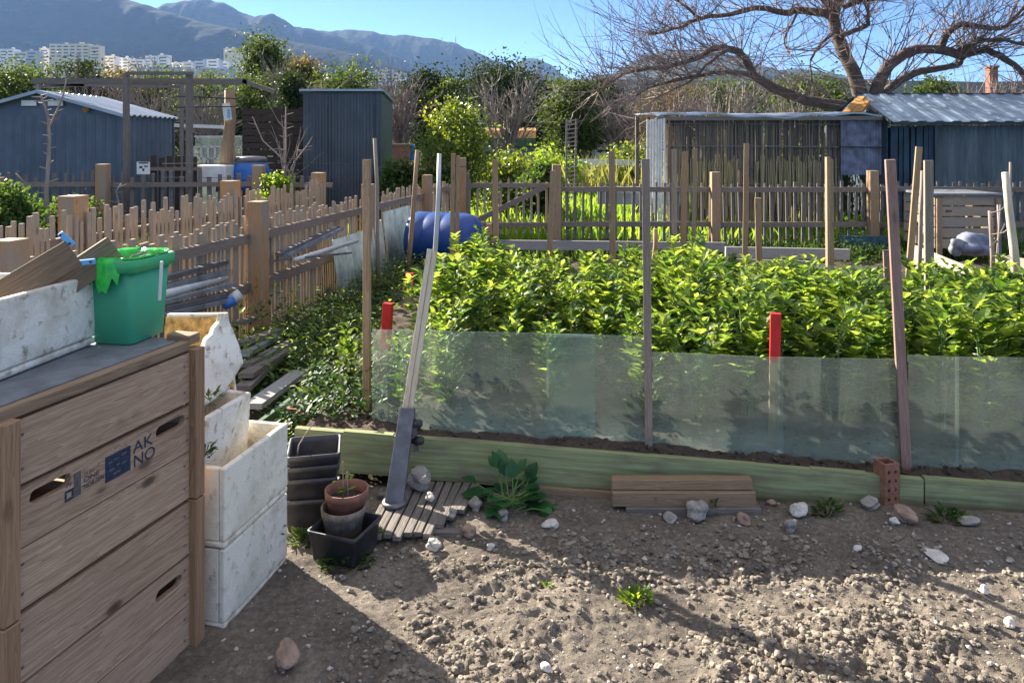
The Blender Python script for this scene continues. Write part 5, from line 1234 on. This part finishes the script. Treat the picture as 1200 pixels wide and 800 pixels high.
def twig(p, d, L, r, n=6, curl=.12, kids=2, up=.05):
    pts = [p]; q = p; dd = d.normalized()
    for i in range(n): dd = (dd+V(R.gauss(0, curl), R.gauss(0, curl), R.gauss(0, curl)+up)).normalized(); q = q+dd*L/n; pts.append(q)
    tw.tube(pts, [r*(1-.75*i/n) for i in range(n+1)], 3, rnd=.4)
    if kids:
        for _ in range(kids):
            i = R.randint(1, n-1); a = V(R.gauss(0, 1), R.gauss(0, 1), R.gauss(0, 1)); twig(pts[i], (pts[i+1]-pts[i]).normalized()+a*.45, L*R.uniform(.35, .65), r*.6, max(3, n-2), curl*1.2, kids-1, up)
for li, (Q, rs) in enumerate(limbs):
    if li == 0: continue
    m = len(Q); nt = int(3.7*m**.85)
    for k in range(nt):
        i = min(m-2, int(m*(1-R.random()**1.3))); 
        if i < 3 and li in (1, 3, 7): continue
        a = V(R.gauss(0, .8), R.gauss(0, .7), R.uniform(-.2, 1.0)); tan = (Q[i+1]-Q[i]).normalized()
        twig(Q[i], a+tan*.7, R.uniform(.6, 1.9), .010+rs[i]*.07, 7, .10, R.choice([2, 3]), .04)
for k in range(44):  # long upward whips at left
    i = R.choice([2, 7, 7, 8]); Q, rs = limbs[i]; j = R.randint(int(len(Q)*.55), len(Q)-2)
    twig(Q[j], V(R.uniform(-1.1, .1), R.gauss(0, .4), R.uniform(.1, 1.1)), R.uniform(1.0, 2.1), .011, 8, .06, 2, .05)
tr.build('limbs', 'bark', t); tw.build('twigs', 'twig', t)
# ------------------------------------------------------------------ background trees
def crown_tree(name, label, px, D, ytop, wpx, kind, cat='tree', base_y=None, seed=1, dens=1.0, leaf=None, zlow=.1, shape='round', n0=None):
    R.seed(seed); top = W(px, ytop, D); H = top.z; rx = wpx/2*D/F; zb = H*zlow; cz = (H+zb)/2; rz = (H-zb)/2; ls = leaf or 3.6*D/F; rx *= 1.12 if D > 20 else 1
    m = {'g': 'treeg', 'd': 'treed', 'o': 'treeo', 'c': 'citrus', 'l': 'lime', 'w': 'weed'}[kind]
    t = thing(name, label, cat, (top.x, D, 0)); tr = MB(); cr = MB(); ry = min(rx, 3.5) if D > 30 else rx
    tr.tube([(top.x, D, -.05), (top.x+R.gauss(0, .04), D, H*.3), (top.x, D, H*.6)], [H*.035, H*.025, H*.012], 8)
    ncl = int((n0 or 46)*dens)
    for c in range(ncl):
        while 1:
            u = V(R.uniform(-1, 1), R.uniform(-1, 1), R.uniform(-1, 1))
            if u.length < 1: break
        u = u.normalized()*(u.length**.45)
        if shape == 'cone': f = 1-(u.z+1)/2*.85; u.x *= f; u.y *= f
        elif shape == 'flat' and u.z < 0: u.z *= .5
        cc = V(top.x+u.x*rx*.86, D+u.y*ry*.86, cz+u.z*rz*.88)
        if c % 3 == 0: tr.tube([(top.x, D, H*.28), (V(top.x, D, H*.3)+cc)/2+V(0, 0, .03*H), cc], [H*.012, H*.008, H*.004], 5)
        cs = R.uniform(.16, .30)*min(rx, rz)*1.3; tone = R.uniform(-.25, .25)
        for k in range(int(170*R.uniform(.6, 1.3))):
            p = cc+V(R.gauss(0, cs), R.gauss(0, cs), R.gauss(0, cs*.7)); cr.fleck(p, ls*R.uniform(.6, 1.5), min(.99, max(.01, R.random()*.8+.1+tone)))
    tr.build('trunk', 'bark', t); cr.build('crown', m, t); return t
crown_tree('tree', 'bushy yellow-green tree at the far left edge behind the blue-grey shed', 22, 30, 63, 70, 'g', seed=21, n0=60)
crown_tree('tree', 'dark bushy tree right of the far left one, above the shed ridge', 88, 34, 66, 60, 'd', seed=22, n0=55)
crown_tree('tree', 'olive-brown tree behind the pergola beams', 130, 36, 72, 62, 'o', seed=23, n0=45)
crown_tree('pointed_tree', 'small pointed dark tree below the cream block of flats', 100, 44, 54, 22, 'd', seed=24, shape='cone', n0=26)
crown_tree('tree', 'low green tree behind the middle of the pergola', 185, 38, 84, 70, 'g', seed=25, n0=50)
crown_tree('tree', 'low olive tree right of the pergola posts', 245, 36, 84, 60, 'g', seed=26, n0=45)
crown_tree('pine_tree', 'tall green pine with a pointed top left of the slate shed', 308, 40, 38, 64, 'g', seed=27, shape='cone', n0=80)
crown_tree('tree', 'green round shrub-like tree below the tall pine', 296, 34, 78, 60, 'g', seed=28, n0=40)
crown_tree('dark_tree', 'round dark evergreen just left of the slate shed roof', 345, 22, 84, 40, 'd', seed=29, n0=45)
crown_tree('tree', 'pinkish-brown tree above the left end of the slate shed', 352, 45, 60, 44, 'o', seed=30, n0=35)
crown_tree('tree', 'green-brown spreading tree above the slate shed', 400, 42, 67, 72, 'g', seed=31, n0=60)
crown_tree('tree', 'dark green tree behind the citrus tree, to its upper right', 500, 50, 80, 60, 'd', seed=32, n0=55)
crown_tree('dark_tree', 'big dark round evergreen in the middle of the tree line', 590, 46, 77, 110, 'd', seed=33, n0=110)
crown_tree('tree', 'green tree between the citrus tree and the big dark evergreen', 525, 48, 86, 40, 'g', seed=34, n0=40)
crown_tree('tree', 'tall green tree with a sunlit left side behind the ladder trellis', 672, 30, 76, 56, 'g', seed=35, n0=70)
crown_tree('dark_tree', 'dark ivy-covered tree just right of the sunlit-sided tree', 706, 32, 84, 44, 'd', seed=36, n0=50)
crown_tree('tree', 'distant green tree filling the gap left of the reed shelter', 790, 52, 98, 110, 'o', seed=37, n0=55)
crown_tree('tree', 'far green tree above the left end of the reed shelter', 856, 50, 94, 90, 'g', seed=40, n0=50)
crown_tree('hedge_tree', 'wide green tree above the right end of the reed shelter', 955, 40, 92, 120, 'g', seed=38, n0=90)
crown_tree('small_tree', 'small green-brown tree showing over the tin shed roof', 1094, 36, 90, 60, 'g', seed=39, n0=45)
crown_tree('tree', 'low green tree over the right end of the tin shed roof', 1190, 40, 103, 60, 'd', seed=41, n0=30)
crown_tree('tree', 'green tree filling the line between the pergola and the pine', 215, 48, 92, 90, 'o', seed=42, n0=40)
crown_tree('tree', 'dark tree in the line behind the reed shelter middle', 905, 46, 98, 80, 'd', seed=43, n0=45)
R.seed(49)
b = MB()
for c in range(230):
    x = R.uniform(-75, -19); y = 20-x*.18+R.uniform(0, 7); h = 2.2+3.2*float(fbm(np.array(x*.12), np.array(2.), 3)); z = R.random()*h; cs = R.uniform(.5, 1.0)
    for k in range(60): b.fleck(V(x+R.gauss(0, cs), y+R.gauss(0, cs), max(.05, z+R.gauss(0, cs*.7))), R.uniform(.10, .26), R.random())
tag(b.build('far_thicket', 'treeg'), 'dark green thicket closing the plots beyond the left edge', 'thicket', kind='stuff')
R.seed(50)
crown_tree('citrus_tree', 'bright yellow-green citrus tree behind the gate', 533, 13.4, 116, 76, 'c', cat='citrus tree', seed=51, leaf=.062, zlow=.1, n0=75)
crown_tree('shrub', 'green leafy shrub right of the citrus tree, behind the gate', 592, 15.5, 176, 66, 'c', cat='shrub', seed=52, leaf=.08, zlow=.05, n0=30)
crown_tree('dark_shrub', 'dark green low shrub behind the gate latch', 632, 14.5, 186, 46, 'w', cat='shrub', seed=53, leaf=.09, zlow=.0, n0=26)
crown_tree('shrub', 'green shrub at the foot of the slate shed, left of the citrus tree', 468, 13.5, 186, 44, 'w', cat='shrub', seed=54, leaf=.08, zlow=.0, n0=26)
crown_tree('dark_bush', 'dark green bush at the far left edge behind the picket fences', 4, 8.6, 216, 64, 'w', cat='bush', seed=55, leaf=.06, zlow=.0, n0=40)
crown_tree('bush', 'dark low bush behind the orange fence post on the left', 92, 11.2, 232, 60, 'w', cat='bush', seed=56, leaf=.06, zlow=.0, n0=26)
crown_tree('flower_bush', 'small yellow-green bush on the back left fence', 318, 11.8, 205, 36, 'l', cat='bush', seed=57, leaf=.05, zlow=.5, n0=14)
crown_tree('shrub', 'green shrub seen through the reeds at the far fence', 930, 15.8, 165, 120, 'c', cat='shrub', seed=58, leaf=.09, zlow=.0, n0=30)
crown_tree('shrub', 'sunlit yellowish shrub at the back of the field', 735, 23, 170, 60, 'c', cat='shrub', seed=59, leaf=.10, zlow=.0, n0=26)
crown_tree('shrub', 'green shrub behind the field, left of the ladder trellis', 648, 21, 178, 50, 'l', cat='shrub', seed=60, leaf=.10, zlow=.0, n0=22)
# bare bushes
def bare_bush(name, label, px, D, ytop, wpx, seed, n=60, m='twigg', base=None, cat='bare tree', lean=.5, r=.02, kids=3):
    global tw
    R.seed(seed); top = W(px, ytop, D); H = top.z; t = thing(name, label, cat, (top.x, D, 0)); tw = MB(); st = MB(); rx = wpx/2*D/F
    st.tube([(top.x, D, 0), (top.x+R.gauss(0, .05), D, H*.22), (top.x, D, H*.4)], [H*.03, H*.022, H*.012], 7)
    for k in range(n):
        z0 = H*R.uniform(.08, .5); d = V(R.uniform(-1, 1)*rx, R.uniform(-1, 1)*rx*.7, (H-z0)*R.uniform(.55, 1.0)); twig(V(top.x, D, z0), d, d.length, r*R.uniform(.6, 1.2), 6, .07, kids, .02)
    st.build('trunk', m, t); tw.build('branches', m, t); return t
bare_bush('bare_tree', 'grey bare tree in front of the big dark evergreen', 596, 28, 98, 90, 70, 42, r=.045)
bare_bush('bare_tree', 'brown bare tree between the slate shed and the citrus tree', 470, 30, 96, 66, 71, 40, 'twig', r=.045)
bare_bush('bare_tree', 'tangled bare tree right of the ivy-covered tree', 728, 30, 110, 80, 72, 46, 'twigg', r=.04)
bare_bush('bare_tree', 'tangled bare tree above the left corner of the reed shelter', 790, 26, 104, 90, 73, 46, 'twig', r=.04)
bare_bush('bare_tree', 'tangled bare thicket above the middle of the reed shelter', 850, 24, 100, 100, 74, 50, 'twigg', r=.035)
bare_bush('bare_tree', 'pale bare thicket above the right half of the reed shelter', 925, 25, 108, 90, 75, 36, 'twigg', r=.035)
bare_bush('bare_tree', 'bare tangled tree behind the pergola middle beam', 175, 24, 92, 90, 76, 40, 'twigg', r=.03)
bare_bush('bare_tree', 'bare tree with curling branches right of the pergola', 250, 22, 98, 80, 77, 36, 'twigg', r=.03)
bare_bush('bare_tree', 'pinkish bare tree above the slat screen', 335, 34, 78, 60, 78, 36, 'twigg', r=.045)
bare_bush('bare_tree', 'bare brown tree left of the shed ridge behind the far left tree', 112, 26, 84, 70, 79, 30, 'twig', r=.03)
bare_bush('bare_tree', 'thin bare tree above the right end of the tin shed', 1150, 26, 92, 110, 80, 30, 'twig', r=.03)
bare_bush('bare_sapling', 'bare grey sapling with whippy shoots left of the slate shed', 335, 12.9, 122, 80, 81, 9, 'sapl', r=.016, kids=1, cat='sapling')
def sapling(label, pts, D, r, kids):
    R.seed(int(pts[0][0])); t = thing('bare_sapling', label, 'sapling', W(pts[0][0], pts[0][1], D)); b = MB(); P = [W(x, y, D) for x, y in pts]; b.tube(P, [r*(1-.6*i/(len(P)-1)) for i in range(len(P))], 6)
    for k in range(kids):
        i = R.randint(0, len(P)-2); p = P[i].lerp(P[i+1], R.random()); s = R.choice([-1, 1]); L = R.uniform(.05, .16); b.tube([p, p+V(s*L, R.uniform(-.05, .05), R.uniform(-.01, .06))], [r*.35, r*.2], 4)
    b.build('trunk', 'sapl', t)
sapling('thin knobbly bare sapling in front of the blue-grey shed', [(57, 262), (54, 225), (57, 190), (58, 160), (56, 135), (48, 112)], 10.5, .035, 26)
sapling('forked tip of a bare sapling before the shed gable', [(58, 150), (66, 132), (74, 112), (78, 92)], 10.6, .018, 8)
sapling('pale bent bare shoot before the shed at far left', [(42, 262), (32, 236), (30, 215), (18, 203)], 9.6, .012, 5)
sapling('pale curved bare branch in front of the slat screen', [(345, 215), (330, 185), (308, 165), (296, 137)], 12.5, .02, 8)
sapling('straight grey bare whip beside the curved branch', [(334, 215), (335, 170), (335, 125)], 12.6, .02, 14)
sapling('pale bare shoot bending right before the slate shed', [(333, 215), (345, 190), (362, 168), (366, 160)], 12.4, .016, 6)
sapling('short curly bare shoot behind the back left fence post', [(138, 262), (140, 240), (136, 225), (142, 215)], 10.4, .016, 14)
# ------------------------------------------------------------------ hills and city
def ridge(name, prof, D, depth, m, z0y=110, seed=0, rough=1.0):
    xs = np.array([p[0] for p in prof], float); ys = np.array([p[1] for p in prof], float)
    U = np.linspace(xs[0], xs[-1], 320); T = np.linspace(0, 1.6, 60); UU, TT = np.meshgrid(U, T)
    zr = EYE-(np.interp(U, xs, ys)-HY)/F*D; zr = np.tile(zr, (60, 1))
    DD = D-depth+depth*TT; k = np.where(TT <= 1, np.sin(np.clip(TT, 0, 1)*math.pi/2)**1.15, 1-(TT-1)*.9)
    X = (UU-CX)/F*D*(1+.0*TT)
    nz = (fbm(X/depth*5+seed, DD/depth*5, 5, .55)-.5)
    gul = np.abs(fbm(X/depth*7+seed*3+DD/depth*1.5, DD/depth*1.2, 4)-.5)
    amp = np.clip(1-np.abs(TT-1)*0, 0, 1)*np.clip(TT*3, 0, 1)*np.where(np.abs(TT-1) < .04, .12, 1)
    Z = zr*k+(nz*.10*zr+(gul-.12)*.15*zr)*amp*rough*np.clip(np.abs(1-TT)*3, .05, 1)
    Z += (fbm(U*.09+seed, U*0, 4)-.5)[None, :]*zr*.03
    return structure(gridmesh(name, X, DD, Z, m))
ridge('mountain', [(-700, 90), (-450, 40), (-300, 10), (-150, -25), (0, -25), (90, -14), (150, -1), (175, 7), (200, 16), (240, 28), (290, 38), (340, 48), (390, 58), (430, 66), (470, 80), (520, 105), (600, 130)], 2600, 620, 'hill', seed=3)
ridge('mountain', [(-100, 60), (60, 40), (150, 20), (185, 12), (205, 9), (240, -1), (262, 3), (280, 13), (300, 20), (322, 17), (345, 31), (380, 38), (430, 52), (470, 68), (520, 90), (640, 125)], 3600, 760, 'hill', seed=8)
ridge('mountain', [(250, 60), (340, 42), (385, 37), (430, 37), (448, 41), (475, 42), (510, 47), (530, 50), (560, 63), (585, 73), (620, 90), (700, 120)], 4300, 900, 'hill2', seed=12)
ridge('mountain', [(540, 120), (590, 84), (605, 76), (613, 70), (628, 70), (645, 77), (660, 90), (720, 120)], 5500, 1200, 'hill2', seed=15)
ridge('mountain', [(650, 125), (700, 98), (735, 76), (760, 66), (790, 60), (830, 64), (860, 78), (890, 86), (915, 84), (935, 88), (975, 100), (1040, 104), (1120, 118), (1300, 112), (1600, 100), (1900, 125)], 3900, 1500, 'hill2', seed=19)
for (px, h) in ((518, 40), (534, 46)):
    b = MB(); p = W(px, 51, 4150); b.tube([p-V(0, 0, 40), p+V(0, 0, h*.85)], [5, 1.6], 4); tag(b.build('radio_mast', 'bg', loc=p-V(0, 0, 40)), 'thin radio mast on the ridge, %s one' % ('left' if px < 525 else 'right'), 'mast')
# city terrain
xs = np.linspace(-2200, 2200, 180); ys = np.linspace(90, 2300, 70); X, Y = np.meshgrid(xs, ys)
Zc = -1+np.clip((Y-350)/900, 0, 1)**1.3*104+(fbm(X*.004, Y*.004, 4)-.5)*14*np.clip((Y-300)/500, 0, 1)
structure(gridmesh('hillside', X, Y, Zc, 'hill'))
R.seed(91)
def hs(x, y): return -1+max(0, min(1, (y-350)/900))**1.3*104
def block(label, px0, px1, yt, D, m, depth=14, yb=96, wins=True, flat=True):
    a, c = W(px0, yt, D), W(px1, yt, D); zb = hs(0, D)-12; t = thing('apartment_block', label, 'building', ((a.x+c.x)/2, D, zb)); b = MB(); b.bx(a.x, c.x, D, D+depth, zb, a.z); b.build('walls', m, t)
    if wins:
        z = a.z-4.5; nx = max(1, int((c.x-a.x)/9)); wd = (c.x-a.x)/nx
        while z > a.z-20:
            for i in range(nx): w = MB(); x = a.x+(i+.5)*wd; w.bx(x-wd*.33, x+wd*.33, D-.12, D-.02, z, z+1.9); w.build('window', 'win', t)
            z -= 5.0
    r = MB(); r.bx(a.x-.3, c.x+.3, D-.3, D+depth+.3, a.z+.02, a.z+.6)
    for i in range(max(1, int((c.x-a.x)/16))): x = a.x+R.uniform(.1, .9)*(c.x-a.x); r.bx(x-1.5, x+1.5, D+3, D+7, a.z+.6, a.z+R.uniform(1.8, 3.6))
    r.build('roof', m, t)
block('long cream block of flats on the hillside, tallest in the city', 58, 104, 52, 1150, 'by')
block('narrow cream tower at the right end of the long cream block', 105, 117, 54, 1145, 'by')
block('white block left of the long cream one', 46, 57, 57, 1170, 'bw')
wh = [(0, 16, 58), (17, 30, 61), (31, 44, 60), (120, 134, 66), (136, 150, 68), (152, 168, 70), (170, 184, 66), (185, 197, 65), (199, 212, 74), (214, 226, 73), (228, 240, 72), (242, 256, 70), (257, 268, 73), (270, 284, 76), (430, 442, 84), (443, 460, 82), (461, 476, 86)]
nm = ['white block at the far left edge of the city', 'low white block second from the left edge of the city', 'white block just left of the block beside the cream flats', 'white block just right of the cream tower', 'second white block right of the cream tower', 'low white block above the middle of the pergola', 'taller pale block left of the tallest white one above the pergola', 'tallest white block above the pergola posts', 'low white block right of the tallest one above the pergola', 'small white block in the gap before the domed one', 'white block left of the widest one near the pine', 'widest white block of the group left of the pine', 'small white block next to the widest one near the pine', 'white block touching the pine tree outline', 'pale block left of the white one above the slate shed', 'white block above the right end of the slate shed', 'small white block rightmost in the city']
for i, ((a, c, y), l) in enumerate(zip(wh, nm)): block(l, a, c, y, 1120+R.uniform(-30, 120), 'bw' if i % 4 != 2 else 'bg', depth=R.uniform(10, 18))
block('wide low pale hall roof above the pergola beam', 160, 215, 79, 1050, 'bg', wins=False)
block('wide low blue-grey hall right of the pergola beam', 220, 272, 81, 1040, 'bg', wins=False)
block('pale rock-coloured building alone high on the slope left of the pine', 262, 286, 57, 1500, 'by', wins=False)
# ------------------------------------------------------------------ world, sun, haze, camera
SE, AZ = 27.5, -47.0   # elevation, azimuth from +Y towards +X (negative = left)
w = bpy.data.worlds.new('World'); sc.world = w; w.use_nodes = True; nt = w.node_tree; nt.nodes.clear()
sky = nt.nodes.new('ShaderNodeTexSky'); sky.sky_type = 'NISHITA'; sky.sun_disc = False; sky.sun_elevation = rad(SE); sky.sun_rotation = rad(AZ); sky.air_density = .6; sky.dust_density = .1; sky.ozone_density = 2.5; sky.altitude = 1500
bg = nt.nodes.new('ShaderNodeBackground'); bg.inputs[1].default_value = .06; wo = nt.nodes.new('ShaderNodeOutputWorld'); hv = nt.nodes.new('ShaderNodeHueSaturation'); hv.inputs['Saturation'].default_value = 1.1; nt.links.new(sky.outputs[0], hv.inputs['Color']); 
def _n(ty, **kw):
    q = nt.nodes.new(ty)
    for a_, b_ in kw.items(): setattr(q, a_, b_)
    return q
# bright white mixed into the unseen upper sky, added to lift shadow fill
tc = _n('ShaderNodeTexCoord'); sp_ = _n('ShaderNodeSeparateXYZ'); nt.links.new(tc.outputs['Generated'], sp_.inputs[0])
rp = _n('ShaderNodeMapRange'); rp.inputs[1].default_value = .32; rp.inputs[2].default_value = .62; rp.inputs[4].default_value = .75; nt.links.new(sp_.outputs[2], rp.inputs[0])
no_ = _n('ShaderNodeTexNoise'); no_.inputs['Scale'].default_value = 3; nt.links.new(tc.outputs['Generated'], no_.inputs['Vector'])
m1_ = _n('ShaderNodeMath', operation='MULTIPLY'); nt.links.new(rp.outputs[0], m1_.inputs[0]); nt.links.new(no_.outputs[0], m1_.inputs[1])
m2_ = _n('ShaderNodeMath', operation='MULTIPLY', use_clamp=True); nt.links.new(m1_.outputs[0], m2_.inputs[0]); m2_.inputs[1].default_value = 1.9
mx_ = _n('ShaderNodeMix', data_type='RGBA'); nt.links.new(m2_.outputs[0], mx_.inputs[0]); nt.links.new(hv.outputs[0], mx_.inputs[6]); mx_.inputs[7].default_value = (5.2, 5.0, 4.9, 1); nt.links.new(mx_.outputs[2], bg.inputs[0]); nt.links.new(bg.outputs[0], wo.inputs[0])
ld = bpy.data.lights.new('sun', 'SUN'); ld.energy = 5.0; ld.angle = rad(.45); ld.color = (1, .90, .74); lo = bpy.data.objects.new('sun', ld); COL.objects.link(lo)
sd_ = V(math.sin(rad(AZ))*math.cos(rad(SE)), math.cos(rad(AZ))*math.cos(rad(SE)), math.sin(rad(SE))); lo.rotation_euler = sd_.to_track_quat('Z', 'Y').to_euler(); lo.location = sd_*30
hz = MB(); hz.bx(-5200, 5200, -150, 7200, -2.2, 760); k = NT('haze_air'); pv = k.n('ShaderNodeVolumePrincipled', {'Color': (.28, .50, 1.0, 1), 'Density': .55e-4, 'Anisotropy': .25}); k.t.links.new(pv.outputs[0], k.out.inputs[1])
HZ = hz.build('haze', k.m); HZ['kind'] = 'stuff'
cam = bpy.data.cameras.new('camera'); co = bpy.data.objects.new('camera', cam); COL.objects.link(co); co.location = (0, 0, EYE); co.rotation_euler = (rad(90), 0, 0)
cam.sensor_width = 36; cam.lens = F/1200*36; cam.shift_y = -(400-HY)/1200; cam.clip_start = .05; cam.clip_end = 20000; sc.camera = co
sc.view_settings.view_transform = 'Standard'; sc.view_settings.look = 'None'; sc.view_settings.exposure = 1.93; sc.view_settings.gamma = 1
sc.render.engine = 'CYCLES'; sc.cycles.use_denoising = True; sc.cycles.max_bounces = 8; sc.cycles.transparent_max_bounces = 24; sc.cycles.transmission_bounces = 6; sc.cycles.volume_bounces = 0; sc.cycles.caustics_reflective = False; sc.cycles.caustics_refractive = False
sc.cycles.sample_clamp_indirect = 6
